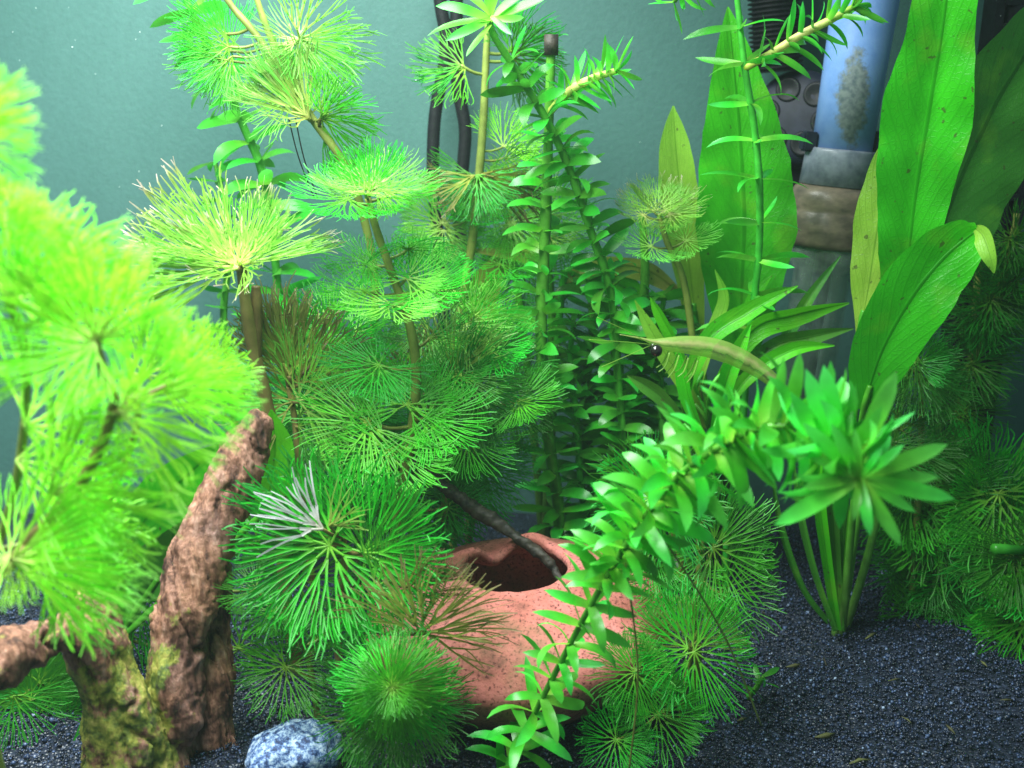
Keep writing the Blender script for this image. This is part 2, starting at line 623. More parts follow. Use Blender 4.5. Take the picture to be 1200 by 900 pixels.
def broad_leaf(root, midline, mat, pet=None, roll=0, fold=.25, wave=.06, label=None, bend=0, petr=4.5):
    """midline: (px, py, Y, half width px) from the leaf base to its tip"""
    pts = [P(a, b, c) for a, b, c, _ in midline]
    ws = [Vector((h * S(p), 0, 0)) for p, (_, _, _, h) in zip(pts, midline)]
    sp = spline(pts, 8)
    wd = [max(.0002, x.x) for x in spline(ws, 8)]
    n = len(sp)
    mb, uv = MB(), []
    NX = 4
    sd = rnd.uniform(0, 100)
    ln = 0.
    for i, p in enumerate(sp):
        t = (sp[min(i + 1, n - 1)] - sp[max(i - 1, 0)]).normalized()
        tc = (CAM - p).normalized()
        z = (tc - t * tc.dot(t)).normalized()
        z = Quaternion(t, math.radians(roll if not hasattr(roll, '__len__') else roll[0] + (roll[1] - roll[0]) * i / (n - 1))) @ z
        x = t.cross(z)
        if i: ln += (sp[i] - sp[i - 1]).length
        for k in range(-NX, NX + 1):
            u = k / NX
            wv = wave * wd[i] * u * u * math.sin(ln * 260 + sd + (0 if u > 0 else 1.9))
            wv += .5 * wave * wd[i] * noise.noise(Vector((u * 1.5, ln * 90, sd)))
            ww = wd[i] * (1 + .05 * noise.noise(Vector((ln * 160, sd, 1 if u > 0 else 5))))
            dip = -.07 * wd[i] * max(0, 1 - abs(u) * 5)
            mb.v.append(p + x * (u * ww * math.cos(fold * abs(u))) + z * (abs(u) * wd[i] * math.sin(fold) + wv + dip + bend * wd[i] * u))
            mb.a.append(i / (n - 1))
            uv.append((u, ln / .1, 0))
    m = 2 * NX + 1
    for i in range(n - 1):
        for k in range(m - 1):
            a = i * m + k
            mb.f.append((a, a + 1, a + m + 1, a + m))
    lf = link('leaf', mb.mesh('leaf', uv=uv), root, mat)
    if label: lf['label'] = label
    if pet:
        pp = [P(*q) if len(q) == 3 else Vector(q[:3]) for q in pet] + [sp[0], sp[min(4, n - 1)]]
        pp[0] = Vector((pp[0].x, pp[0].y, ground_z(pp[0].x, pp[0].y) - .003))
        sq = spline(pp, 6)
        mb = MB()
        r = petr * S(sp[0])
        mb.tube(sq, [r * (1.25 - .5 * i / len(sq)) for i in range(len(sq))], 8, 0, 1)
        po = link('petiole', mb.mesh('petiole'), None, M['petiole'])
        po.parent = lf
    return lf


# ================================================================== THE SETTING
# back wall of the tank: grey-green painted film
WALLY = .535
m, nt, out = newmat('back_wall_paint')
tc = N(nt, 'ShaderNodeTexCoord')
n1 = N(nt, 'ShaderNodeTexNoise', i_Scale=9., i_Detail=5., i_Roughness=.6)
mp = N(nt, 'ShaderNodeMapping')
mp.inputs['Scale'].default_value = (1, 1, .35)
nt.links.new(tc.outputs['Object'], mp.inputs[0])
nt.links.new(mp.outputs[0], n1.inputs['Vector'])
r1 = ramp(nt, n1.outputs[0], [(.3, (.040, .116, .102)), (.7, (.062, .152, .136))])
n2 = N(nt, 'ShaderNodeTexNoise', i_Scale=420., i_Detail=4., i_Roughness=.7)
nt.links.new(tc.outputs['Object'], n2.inputs['Vector'])
r2 = ramp(nt, n2.outputs[0], [(.3, (.86, .86, .86)), (.7, (1, 1, 1))])
bs = N(nt, 'ShaderNodeBsdfPrincipled', i_Roughness=.6)
bs.inputs['Specular IOR Level'].default_value = .25
nt.links.new(mixc(nt, r1.outputs[0], r2.outputs[0], 1., 'MULTIPLY'), bs.inputs['Base Color'])
bp = N(nt, 'ShaderNodeBump', i_Strength=.35, i_Distance=.0008)
nt.links.new(n2.outputs[0], bp.inputs['Height'])
nt.links.new(bp.outputs[0], bs.inputs['Normal'])
nt.links.new(bs.outputs[0], out.inputs[0])
mb = MB()
mb.box(Vector((0, WALLY + .005, .16)), 1.1, .01, .36)
tag(link('back_wall', mb.mesh('back_wall', smooth=False), None, m), kind='structure')

# gravel bed
m, nt, out = newmat('gravel_black')
tc = N(nt, 'ShaderNodeNewGeometry')
vo = N(nt, 'ShaderNodeTexVoronoi', i_Scale=700.)
nt.links.new(tc.outputs['Position'], vo.inputs['Vector'])
gr = ramp(nt, vo.outputs['Color'], [(0, (.006, .008, .014)), (.75, (.018, .023, .042)), (1, (.06, .08, .14))])
bs = N(nt, 'ShaderNodeBsdfPrincipled', i_Roughness=.35)
nt.links.new(gr.outputs[0], bs.inputs['Base Color'])
bp = N(nt, 'ShaderNodeBump', i_Strength=.8, i_Distance=.001, invert=True)
nt.links.new(vo.outputs['Distance'], bp.inputs['Height'])
nt.links.new(bp.outputs[0], bs.inputs['Normal'])
nt.links.new(bs.outputs[0], out.inputs[0])
M['gravel_sheet'] = m
mb = MB()
nx, ny = 110, 60
for j in range(ny + 1):
    for i in range(nx + 1):
        x, y = -.55 + 1.1 * i / nx, .02 + (WALLY - .02) * j / ny
        mb.v.append(Vector((x, y, ground_z(x, y) - .0006)))
        mb.a.append(0)
for j in range(ny):
    for i in range(nx):
        a = j * (nx + 1) + i
        mb.f.append((a, a + 1, a + nx + 2, a + nx + 1))
tag(link('gravel_bed', mb.mesh('gravel_bed'), None, m), kind='structure')

m, nt, out = newmat('gravel_grain')
at = N(nt, 'ShaderNodeAttribute', attribute_name='rad')
gr = ramp(nt, at.outputs['Fac'], [(0, (.003, .006, .013)), (.6, (.010, .018, .042)), (.9, (.024, .042, .10)), (.985, (.07, .11, .22)), (1, (.30, .38, .52))])
bs = N(nt, 'ShaderNodeBsdfPrincipled', i_Roughness=.4)
bs.inputs['Specular IOR Level'].default_value = .5
nt.links.new(gr.outputs[0], bs.inputs['Base Color'])
nt.links.new(bs.outputs[0], out.inputs[0])
rg = np.random.default_rng(3)
NG = 80000
gx = rg.uniform(-.24, .27, NG)
gy = rg.uniform(.24, .50, NG)
gz = np.array([ground_z(a, b) for a, b in zip(gx, gy)])
base = np.array([(1, 0, 0), (-1, 0, 0), (0, 1, 0), (0, -1, 0), (0, 0, 1), (0, 0, -1)], float)
tri = np.array([(4, 0, 2), (4, 2, 1), (4, 1, 3), (4, 3, 0), (5, 2, 0), (5, 1, 2), (5, 3, 1), (5, 0, 3)])
ver = base[None] * rg.uniform(.5, 1.25, (NG, 6, 1))
q = rg.normal(size=(NG, 4)); q /= np.linalg.norm(q, axis=1)[:, None]
a, b, c, d = q.T
R3 = np.stack([np.stack([1 - 2 * (c * c + d * d), 2 * (b * c - d * a), 2 * (b * d + c * a)], 1),
               np.stack([2 * (b * c + d * a), 1 - 2 * (b * b + d * d), 2 * (c * d - b * a)], 1),
               np.stack([2 * (b * d - c * a), 2 * (c * d + b * a), 1 - 2 * (b * b + c * c)], 1)], 1)
ver = np.einsum('nij,nvj->nvi', R3, ver) * ((.00035 + .0008 * rg.beta(1.3, 3., NG)) * np.where(rg.random(NG) < .025, 1.9, 1.))[:, None, None]
ver += np.stack([gx, gy, gz + rg.uniform(-.0002, .0009, NG)], 1)[:, None, :]
me = bpy.data.meshes.new('gravel_grains')
fa = (tri[None] + (np.arange(NG) * 6)[:, None, None]).reshape(-1, 3)
me.vertices.add(NG * 6); me.vertices.foreach_set('co', ver.ravel())
me.loops.add(len(fa) * 3); me.loops.foreach_set('vertex_index', fa.ravel())
me.polygons.add(len(fa)); me.polygons.foreach_set('loop_start', np.arange(len(fa)) * 3)
me.update(); me.validate()
at = me.attributes.new('rad', 'FLOAT', 'POINT')
at.data.foreach_set('value', np.repeat(rg.uniform(0, 1, NG), 6).astype(np.float32))
tag(link('gravel', me, None, m), 'fine black blue-grey gravel covering the tank floor', 'gravel', kind='stuff')

# ================================================================== TANK EQUIPMENT
M['black'] = plain_mat('black_plastic', (.003, .0035, .005), (.008, .009, .012), 300, rough=.5, spec=.2, bump=.15)
M['rubber'] = plain_mat('black_rubber', (.003, .0035, .005), (.007, .008, .010), 400, rough=.6, spec=.2, bump=.2)
M['knob'] = plain_mat('dark_blue_plastic', (.006, .008, .018), (.014, .017, .034), 160, rough=.55, spec=.25, bump=.25)
# pipe: pale blue-white plastic with a brown-grey algae film
m, nt, out = newmat('pipe_plastic')
tc = N(nt, 'ShaderNodeTexCoord')
mp = N(nt, 'ShaderNodeMapping')
nt.links.new(tc.outputs['Object'], mp.inputs[0])
nz = N(nt, 'ShaderNodeTexNoise', i_Scale=170., i_Detail=8., i_Roughness=.75)
nt.links.new(mp.outputs[0], nz.inputs['Vector'])
sx = N(nt, 'ShaderNodeSeparateXYZ'); nt.links.new(tc.outputs['Object'], sx.inputs[0])
M['pipe'] = (m, nt, out, nz, sx)

PA, PB, PC = P(1024, -60, .47), P(986, 178, .47), P(958, 420, .47)
axis = (PA - PB).normalized()
pu = S(PB)
fp = thing('filter_pipe', Vector((P(955, 500, .47).x, .47, ground_z(P(955, 500, .47).x, .47))), 'pale blue filter intake pipe with brown algae stain and clear lower tube', 'filter pipe')
# stain shader finished now that the place of the stain is known
st = P(1003, 118, .455)
gp = N(nt, 'ShaderNodeNewGeometry')
sub = N(nt, 'ShaderNodeVectorMath', operation='SUBTRACT'); sub.inputs[1].default_value = st
nt.links.new(gp.outputs['Position'], sub.inputs[0])
scl = N(nt, 'ShaderNodeVectorMath', operation='MULTIPLY'); scl.inputs[1].default_value = (1 / (19 * pu), 1 / (60 * pu), 1 / (58 * pu))
nt.links.new(sub.outputs[0], scl.inputs[0])
le = N(nt, 'ShaderNodeVectorMath', operation='LENGTH'); nt.links.new(scl.outputs[0], le.inputs[0])
ad = N(nt, 'ShaderNodeMath', operation='MULTIPLY_ADD', i_1=1.7, i_2=-.85); nt.links.new(nz.outputs[0], ad.inputs[0])
a2 = N(nt, 'ShaderNodeMath', operation='ADD'); nt.links.new(ad.outputs[0], a2.inputs[0]); nt.links.new(le.outputs['Value'], a2.inputs[1])
sr = ramp(nt, a2.outputs[0], [(.75, (.85, .85, .85)), (1.0, (0, 0, 0))])
n5 = N(nt, 'ShaderNodeTexNoise', i_Scale=520., i_Detail=3.)
nt.links.new(tc.outputs['Object'], n5.inputs['Vector'])
sc_ = ramp(nt, n5.outputs[0], [(.35, (.09, .10, .07)), (.65, (.22, .23, .18))])
n6 = ramp(nt, nz.outputs[0], [(.3, (.13, .25, .56)), (.7, (.20, .33, .64))])
bs = N(nt, 'ShaderNodeBsdfPrincipled', i_Roughness=.32)
bs.inputs['Subsurface Weight'].default_value = .0
nt.links.new(mixc(nt, n6.outputs[0], sc_.outputs[0], sr.outputs[0]), bs.inputs['Base Color'])
nt.links.new(bs.outputs[0], out.inputs[0])
M['pipe'] = m
M['dirty_clear'] = plain_mat('dirty_clear_plastic', (.11, .13, .17), (.22, .24, .29), 220, rough=.3, bump=.2)
M['dirty_brown'] = plain_mat('brown_slime_plastic', (.10, .08, .06), (.24, .18, .13), 120, rough=.35, bump=.3, stretch=(1, 1, 2))
m, nt, out = newmat('clear_tube')
bs = N(nt, 'ShaderNodeBsdfPrincipled', i_Roughness=.12)
bs.inputs['Base Color'].default_value = (.55, .62, .58, 1)
tr = N(nt, 'ShaderNodeBsdfTransparent'); tr.inputs[0].default_value = (.85, .9, .88, 1)
tc = N(nt, 'ShaderNodeTexCoord')
nz = N(nt, 'ShaderNodeTexNoise', i_Scale=160., i_Detail=6.)
nt.links.new(tc.outputs['Object'], nz.inputs['Vector'])
rr = ramp(nt, nz.outputs[0], [(.35, (.88, .88, .88)), (.7, (.62, .62, .62))])
mx = N(nt, 'ShaderNodeMixShader')
nt.links.new(rr.outputs[0], mx.inputs[0]); nt.links.new(bs.outputs[0], mx.inputs[1]); nt.links.new(tr.outputs[0], mx.inputs[2])
nt.links.new(mx.outputs[0], out.inputs[0])
M['clear'] = m


def along(k):  # k pixels below the pipe's lower end PB, along its axis
    return PB - axis * (k * pu)


mb = MB()
mb.tube([PA + axis * .05, PA, (PA + PB) / 2, PB], [38 * pu, 38 * pu, 36 * pu, 34.5 * pu], 40, cap=True)
link('pipe', mb.mesh('pipe'), fp, M['pipe'])
mb = MB()
mb.lathe([(34.6 * pu, 0), (40 * pu, 0), (41 * pu, -3 * pu), (43 * pu, -42 * pu), (30 * pu, -44 * pu)], 40, along(-3), axis)
link('collar', mb.mesh('collar'), fp, M['dirty_clear'])
mb = MB()
mb.lathe([(40 * pu, 0), (47 * pu, -4 * pu), (51 * pu, -12 * pu), (51 * pu, -27 * pu), (50 * pu, -30 * pu), (51.5 * pu, -32 * pu), (51.5 * pu, -66 * pu), (49 * pu, -72 * pu), (36 * pu, -74 * pu)], 40, along(39), axis)
link('union_ring', mb.mesh('union_ring'), fp, M['dirty_brown'])
mb = MB()
mb.lathe([(45 * pu, 0), (45 * pu, -16 * pu), (34 * pu, -30 * pu), (33 * pu, -260 * pu), (31 * pu, -260 * pu), (32 * pu, -30 * pu), (42 * pu, -16 * pu), (42 * pu, 0)], 40, along(111), axis)
link('clear_tube', mb.mesh('clear_tube'), fp, M['clear'])
mb = MB()
mb.tube([along(112), along(370)], 11 * pu, 16)
link('inner_tube', mb.mesh('inner_tube'), fp, M['dirty_clear'])
q = Vector((0, 0, 1)).rotation_difference(axis)
for sgn in (-1, 1):
    mb = MB()
    c = along(-12) + RIGHT * (sgn * 41 * pu) + Vector((0, -4 * pu, 0))
    mb.box(c, 17 * pu, 22 * pu, 23 * pu, q)
    me = mb.mesh('clip', smooth=False)
    bm = bmesh.new(); bm.from_mesh(me)
    bmesh.ops.bevel(bm, geom=bm.edges[:], offset=2.5 * pu, segments=2, affect='EDGES')
    bm.to_mesh(me); bm.free()
    link('clip', me, fp, M['knob'])

# black filter body with ribbed hose and dimpled knob
kc = P(934, 138, .505)
ku = S(kc)
bf = thing('water_pump', Vector((kc.x, kc.y, 0)), 'black ribbed hose and dimpled round knob of the pump on the back wall', 'pump')
mb = MB()
h0, h1 = P(906, -60, .512), P(910, 84, .512)
pts, rad = [], []
nr = 26
for i in range(nr * 4 + 1):
    t = i / (nr * 4)
    pts.append(h0.lerp(h1, t)); rad.append(ku * (31 if i % 4 in (0, 1) else 26))
mb.tube(pts, rad, 28)
link('ribbed_hose', mb.mesh('ribbed_hose', smooth=False), bf, M['rubber'])
mb = MB()
tocam = (CAM - kc).normalized()
tocam = (tocam + Vector((-.25, 0, .15))).normalized()
mb.lathe([(0, 10 * ku), (30 * ku, 9.5 * ku), (46 * ku, 7 * ku), (53 * ku, 2 * ku), (56 * ku, -5 * ku), (56 * ku, -26 * ku), (50 * ku, -30 * ku), (50 * ku, -60 * ku)], 48, kc, tocam)
kb = link('knob', mb.mesh('knob'), bf, M['knob'])
qk = Vector((0, 0, 1)).rotation_difference(tocam)
mbd = MB()
mbd.lathe([(0, 1.2 * ku), (7 * ku, 1.6 * ku), (11 * ku, 3.2 * ku), (13 * ku, 3.4 * ku), (14.5 * ku, 2.2 * ku), (15 * ku, -2 * ku)], 24)
dm = mbd.mesh('finger_dimple')
for i in range(6):
    a = i * math.pi / 3 + .4
    o = bpy.data.objects.new('finger_dimple', dm); COL.objects.link(o)
    if not dm.materials: dm.materials.append(M['black'])
    o.parent = kb
    o.location = kc + qk @ Vector((33 * ku * math.cos(a), 33 * ku * math.sin(a), 8.0 * ku))
    o.rotation_mode = 'QUATERNION'; o.rotation_quaternion = qk
mb = MB()
mb.box(P(925, 215, .515), 80 * ku, 30 * ku, 60 * ku)
link('pump_body', mb.mesh('pump_body', smooth=False), bf, M['black'])

# black upright heater guard at the far right
hb = thing('tank_heater', Vector((P(1100, 600, .49).x, .49, 0)), 'upright black slotted heater guard behind the right-hand plants', 'heater')
a0, a1 = P(1200, -40, .49), P(1106, 640, .49)
u = S(a1)
ax = (a0 - a1).normalized()
q = Vector((0, 0, 1)).rotation_difference(ax)
for sgn in (-1, 1):
    mb = MB()
    mb.box((a0 + a1) / 2 + q @ Vector((sgn * 25 * u, 0, 0)), 9 * u, 34 * u, (a0 - a1).length, q)
    link('guard_rail', mb.mesh('guard_rail', smooth=False), hb, M['black'])
mb = MB()
mb.tube([a1, (a0 + a1) / 2, a0], 20 * u, 24)
link('heater_tube', mb.mesh('heater_tube'), hb, M['black'])
ns = 26
mbs = MB(); mbs.box(Vector((0, 0, 0)), 41 * u, 30 * u, 7 * u); slat = mbs.mesh('guard_slat', smooth=False)
for i in range(ns):
    place('guard_slat', slat, hb, a1.lerp(a0, (i + .5) / ns) + q @ Vector((0, -4 * u, 0)), q, 1, M['black'])

# power cable, two strands hanging down the back wall
pc = thing('power_cable', Vector((P(530, 300, .515).x, .515, 0)), 'doubled black power cable hanging against the back wall', 'cable')
for st in ([(512, -30), (517, 10), (522, 40), (521, 75), (512, 120), (508, 160), (508, 215), (514, 290), (520, 400), (515, 560)],
           [(534, -30), (535, 20), (533, 60), (538, 110), (545, 150), (543, 190), (538, 240), (540, 300), (533, 400), (525, 560)]):
    mb = MB()
    sp = spline([P(a, b, .515) for a, b in st], 8)
    mb.tube(sp, 7.8 * S(sp[0]), 14)
    link('strand', mb.mesh('strand'), pc, M['rubber'])

# ================================================================== TERRACOTTA POT
m, nt, out = newmat('terracotta')
tc = N(nt, 'ShaderNodeTexCoord')
n1 = N(nt, 'ShaderNodeTexNoise', i_Scale=55., i_Detail=6., i_Roughness=.65)
n2 = N(nt, 'ShaderNodeTexNoise', i_Scale=950., i_Detail=3., i_Roughness=.6)
n3 = N(nt, 'ShaderNodeTexNoise', i_Scale=420., i_Detail=4., i_Roughness=.7)
for n in (n1, n2, n3): nt.links.new(tc.outputs['Object'], n.inputs['Vector'])
c1 = ramp(nt, n1.outputs[0], [(.28, (.12, .042, .028)), (.42, (.34, .105, .080)), (.58, (.47, .155, .135)), (.75, (.53, .20, .185))])
c2 = ramp(nt, n2.outputs[0], [(.34, (.25, .2, .2)), (.46, (1, 1, 1))])
c3 = ramp(nt, n3.outputs[0], [(.30, (.42, .36, .33)), (.45, (1, 1, 1))])
cc = mixc(nt, mixc(nt, c1.outputs[0], c2.outputs[0], 1., 'MULTIPLY'), c3.outputs[0], .5, 'MULTIPLY')
n4 = N(nt, 'ShaderNodeTexNoise', i_Scale=38., i_Detail=7., i_Roughness=.7)
nt.links.new(tc.outputs['Object'], n4.inputs['Vector'])
fl = ramp(nt, n4.outputs[0], [(.50, (0, 0, 0)), (.66, (.55, .55, .55))])
cc = mixc(nt, cc, (.11, .085, .035), fl.outputs[0])
bs = N(nt, 'ShaderNodeBsdfPrincipled', i_Roughness=.75)
bs.inputs['Specular IOR Level'].default_value = .25
nt.links.new(cc, bs.inputs['Base Color'])
bp = N(nt, 'ShaderNodeBump', i_Strength=.6, i_Distance=.0006)
nt.links.new(n3.outputs[0], bp.inputs['Height']); nt.links.new(bp.outputs[0], bs.inputs['Normal'])
nt.links.new(bs.outputs[0], out.inputs[0])
M['terracotta'] = m
pot_c = Vector((P(612, 860, .352).x, .356, 0))
prof_o = [(0, .0), (.024, .0), (.029, .002), (.037, .009), (.0475, .0185), (.0530, .0270), (.0525, .0330), (.0480, .0385), (.0400, .0430), (.0300, .0465), (.0230, .0492), (.0200, .0500)]
prof_i = [(.0183, .0490), (.0190, .0462), (.028, .0415), (.043, .036), (.046, .030), (.043, .021), (.034, .011), (.022, .006), (0, .006)]


def dens(pr, per=4):
    v = spline([Vector((a, b, 0)) for a, b in pr], per)
    return [(max(0, x.x), x.y) for x in v]


po, pi_ = dens(prof_o), dens(prof_i)
mb = MB()
mb.lathe(po + pi_, 96, Vector((0, 0, 0)))
for i, v in enumerate(mb.v):
    ang = math.atan2(v.y, v.x)
    r = math.hypot(v.x, v.y)
    # uneven broken mouth: a chip out of the back left, a lifted piece at the back right
    if v.z > .0425:
        wgt = min(1, max(0, (.034 - r) / .012))
        lift = .0035 * math.exp(-((ang - 1.25) / .35) ** 2) - .0042 * math.exp(-((ang - 1.95) / .25) ** 2) + .0018 * math.exp(-((ang - 2.6) / .4) ** 2)
        v.z += lift * wgt + .0006 * noise.noise(Vector((ang * 5, 0, 0))) * wgt
    k = 1 + .018 * noise.noise(Vector((v.x * 22, v.y * 22, v.z * 30)))
    v.x *= k; v.y *= k
pt = thing('clay_pot', pot_c + Vector((0, 0, ground_z(pot_c.x, pot_c.y) - .001)), 'squat round terracotta clay pot with a broken mouth on the gravel', 'pot')
po_ = bpy.data.objects.new('pot_body', mb.mesh('pot_body')); COL.objects.link(po_)
po_.data.materials.append(M['terracotta']); po_.parent = pt
po_.rotation_euler = (math.radians(2), math.radians(-3), 0)

# ================================================================== DRIFTWOOD
m, nt, out = newmat('driftwood')
tc = N(nt, 'ShaderNodeTexCoord')
mp = N(nt, 'ShaderNodeMapping'); mp.inputs['Scale'].default_value = (1, 1, .28); mp.inputs['Rotation'].default_value = (0, .35, 0)
nt.links.new(tc.outputs['Object'], mp.inputs[0])
g1 = N(nt, 'ShaderNodeTexNoise', i_Scale=230., i_Detail=8., i_Roughness=.7); nt.links.new(mp.outputs[0], g1.inputs['Vector'])
g2 = N(nt, 'ShaderNodeTexNoise', i_Scale=45., i_Detail=5., i_Roughness=.6); nt.links.new(tc.outputs['Object'], g2.inputs['Vector'])
g3 = N(nt, 'ShaderNodeTexVoronoi', feature='DISTANCE_TO_EDGE', i_Scale=95.); nt.links.new(mp.outputs[0], g3.inputs['Vector'])
wc = ramp(nt, g1.outputs[0], [(.34, (.030, .014, .010)), (.44, (.16, .078, .048)), (.54, (.36, .195, .125)), (.70, (.56, .38, .29))])
wc2 = ramp(nt, g2.outputs[0], [(.35, (.62, .55, .62)), (.65, (1.1, .95, .85))])
wood = mixc(nt, wc.outputs[0], wc2.outputs[0], 1., 'MULTIPLY')
ck = ramp(nt, g3.outputs[0], [(0, (.25, .2, .2)), (.05, (.75, .7, .7)), (.1, (1, 1, 1))])
wood = mixc(nt, wood, ck.outputs[0], .35, 'MULTIPLY')
# moss and algae where it grows: attribute painted by shape (rad) broken up by noise
at = N(nt, 'ShaderNodeAttribute', attribute_name='rad')
g4 = N(nt, 'ShaderNodeTexNoise', i_Scale=110., i_Detail=6., i_Roughness=.65); nt.links.new(tc.outputs['Object'], g4.inputs['Vector'])
ma = N(nt, 'ShaderNodeMath', operation='MULTIPLY_ADD', i_1=2.2, i_2=-1.1); nt.links.new(g4.outputs[0], ma.inputs[0])
mb2 = N(nt, 'ShaderNodeMath', operation='ADD'); nt.links.new(ma.outputs[0], mb2.inputs[0]); nt.links.new(at.outputs['Fac'], mb2.inputs[1])
mf = ramp(nt, mb2.outputs[0], [(.42, (0, 0, 0)), (.58, (.9, .9, .9))])
g5 = N(nt, 'ShaderNodeTexNoise', i_Scale=210., i_Detail=7., i_Roughness=.7); nt.links.new(tc.outputs['Object'], g5.inputs['Vector'])
mc = ramp(nt, g5.outputs[0], [(.32, (.015, .03, .015)), (.44, (.10, .16, .02)), (.54, (.28, .30, .04)), (.70, (.50, .40, .12))])
cc = mixc(nt, wood, mc.outputs[0], mf.outputs[0])
bs = N(nt, 'ShaderNodeBsdfPrincipled', i_Roughness=.6); bs.inputs['Specular IOR Level'].default_value = .4
nt.links.new(cc, bs.inputs['Base Color'])
bp = N(nt, 'ShaderNodeBump', i_Strength=1., i_Distance=.0022)
nt.links.new(mixc(nt, g1.outputs[0], ck.outputs[0], .15), bp.inputs['Height']); nt.links.new(bp.outputs[0], bs.inputs['Normal'])
nt.links.new(bs.outputs[0], out.inputs[0])
M['wood'] = m


def limb(mb, st, n=14, seed=0):
    """st: (px, py, Y, radius px)"""
    pts = [P(a, b, c) for a, b, c, _ in st]
    rs = [Vector((r * S(p), 0, 0)) for p, (_, _, _, r) in zip(pts, st)]
    sp, rr = spline(pts, 6), [x.x for x in spline(rs, 6)]
    b0 = len(mb.v)
    mb.tube(sp, rr, n)
    for i in range(b0, len(mb.v)):
        k = (i - b0) // n
        c = sp[min(k, len(sp) - 1)]
        d = mb.v[i] - c
        a = 1 + .25 * noise.noise(Vector((d.x * 70, d.y * 70 + seed, k * .25))) 
        mb.v[i] = c + d * a


def remeshed(name, mb, voxel, disp):
    me = mb.mesh('tmp')
    o = bpy.data.objects.new('tmp', me); COL.objects.link(o)
    md = o.modifiers.new('r', 'REMESH'); md.mode = 'VOXEL'; md.voxel_size = voxel; md.use_smooth_shade = True
    dg = bpy.context.evaluated_depsgraph_get(); dg.update()
    me2 = bpy.data.meshes.new_from_object(o.evaluated_get(dg)); me2.name = name
    bpy.data.objects.remove(o, do_unlink=True)
    me2.update()
    vals = []
    nrm = [v.normal.copy() for v in me2.vertices]
    for v, nn in zip(me2.vertices, nrm):
        d, a = disp(v.co, nn)
        v.co = v.co + nn * d
        vals.append(a)
    old = me2.attributes.get('rad')
    if old: me2.attributes.remove(old)
    at = me2.attributes.new('rad', 'FLOAT', 'POINT')
    at.data.foreach_set('value', np.array(vals, dtype=np.float32))
    me2.polygons.foreach_set('use_smooth', [True] * len(me2.polygons))
    me2.update()
    return me2


mb = MB()
limb(mb, [(309, 486, .335, 12), (299, 506, .333, 20), (277, 550, .330, 29), (247, 610, .324, 32), (225, 680, .316, 35), (212, 745, .310, 36), (207, 800, .306, 32), (212, 845, .303, 22), (214, 872, .302, 11)], seed=1)
limb(mb, [(262, 660, .330, 10), (254, 730, .326, 18), (248, 790, .320, 27), (242, 870, .316, 32), (236, 960, .312, 34)], seed=2)
limb(mb, [(-80, 850, .245, 30), (-25, 795, .256, 27), (25, 762, .268, 24), (70, 744, .278, 20), (100, 748, .286, 22), (116, 790, .290, 27), (122, 850, .291, 28), (122, 960, .290, 32)], seed=3)
limb(mb, [(98, 680, .302, 6), (108, 700, .300, 14), (120, 730, .297, 21), (130, 780, .295, 28), (145, 850, .294, 36), (160, 960, .292, 46)], seed=4)
limb(mb, [(160, 800, .308, 14), (180, 850, .305, 32), (200, 960, .300, 46)], seed=5)


def wood_disp(co, n):
    g = Vector((co.x + co.z * .33, co.y, co.z * .22))
    wp = g + Vector((noise.noise(co * 70), noise.noise(co * 70 + Vector((9, 0, 0))), 0)) * .004
    d = .0024 * noise.noise(co * 42) + .0012 * noise.noise(wp * 190) + .0008 * noise.noise(wp * 420) + .0005 * noise.noise(co * 800)
    # deep cracks that follow the grain, and a few across it
    r = noise.noise(wp * 85 + Vector((5, 5, 5)))
    d -= .0030 * max(0, 1 - abs(r) / .07) * max(0, min(1, noise.noise(co * 35) * 3 + .6))
    r2 = noise.noise(co * 55 + Vector((1, 8, 5)))
    d -= .0012 * max(0, 1 - abs(r2) / .06) * max(0, min(1, noise.noise(co * 28 + Vector((4, 4, 4))) * 4))
    # flaking plates
    s = noise.noise(wp * 75 + Vector((3, 2, 9)))
    d += .0007 * max(0, min(1, (s - .05) * 9))
    a = -.20 + .85 * max(0, min(1, (.080 - co.z) / .045)) * max(0, min(1, (-.094 - co.x) / .012)) + .18 * n.z
    a += .45 * max(0, 1 - (co - P(228, 650, .295)).length / .016)
    return d, a


dme = remeshed('driftwood', mb, .0008, wood_disp)
dw = link('driftwood', dme, None, M['wood'])
zmin = min(v.co.z for v in dme.vertices)
tag(dw, 'forked brown driftwood branch with yellow-green moss standing on the gravel', 'driftwood')

# dark twig leaning into the pot
mb = MB()
limb(mb, [(480, 535, .385, 4), (510, 562, .382, 7), (550, 592, .378, 8.5), (600, 625, .372, 7), (640, 655, .366, 6), (655, 676, .362, 4.5), (664, 700, .358, 3)], n=10, seed=9)
M['twig'] = plain_mat('dark_twig', (.008, .007, .006), (.04, .03, .02), 300, rough=.6, bump=.7, dist=.001)
tme = remeshed('twig', mb, .0009, lambda co, n: (.0010 * noise.noise(Vector((co.x * 200, co.y * 200, co.z * 200))) + .0006 * noise.noise(co * 500), 0))
tag(link('twig', tme, None, M['twig']), 'thin dark twig leaning into the mouth of the clay pot', 'twig')

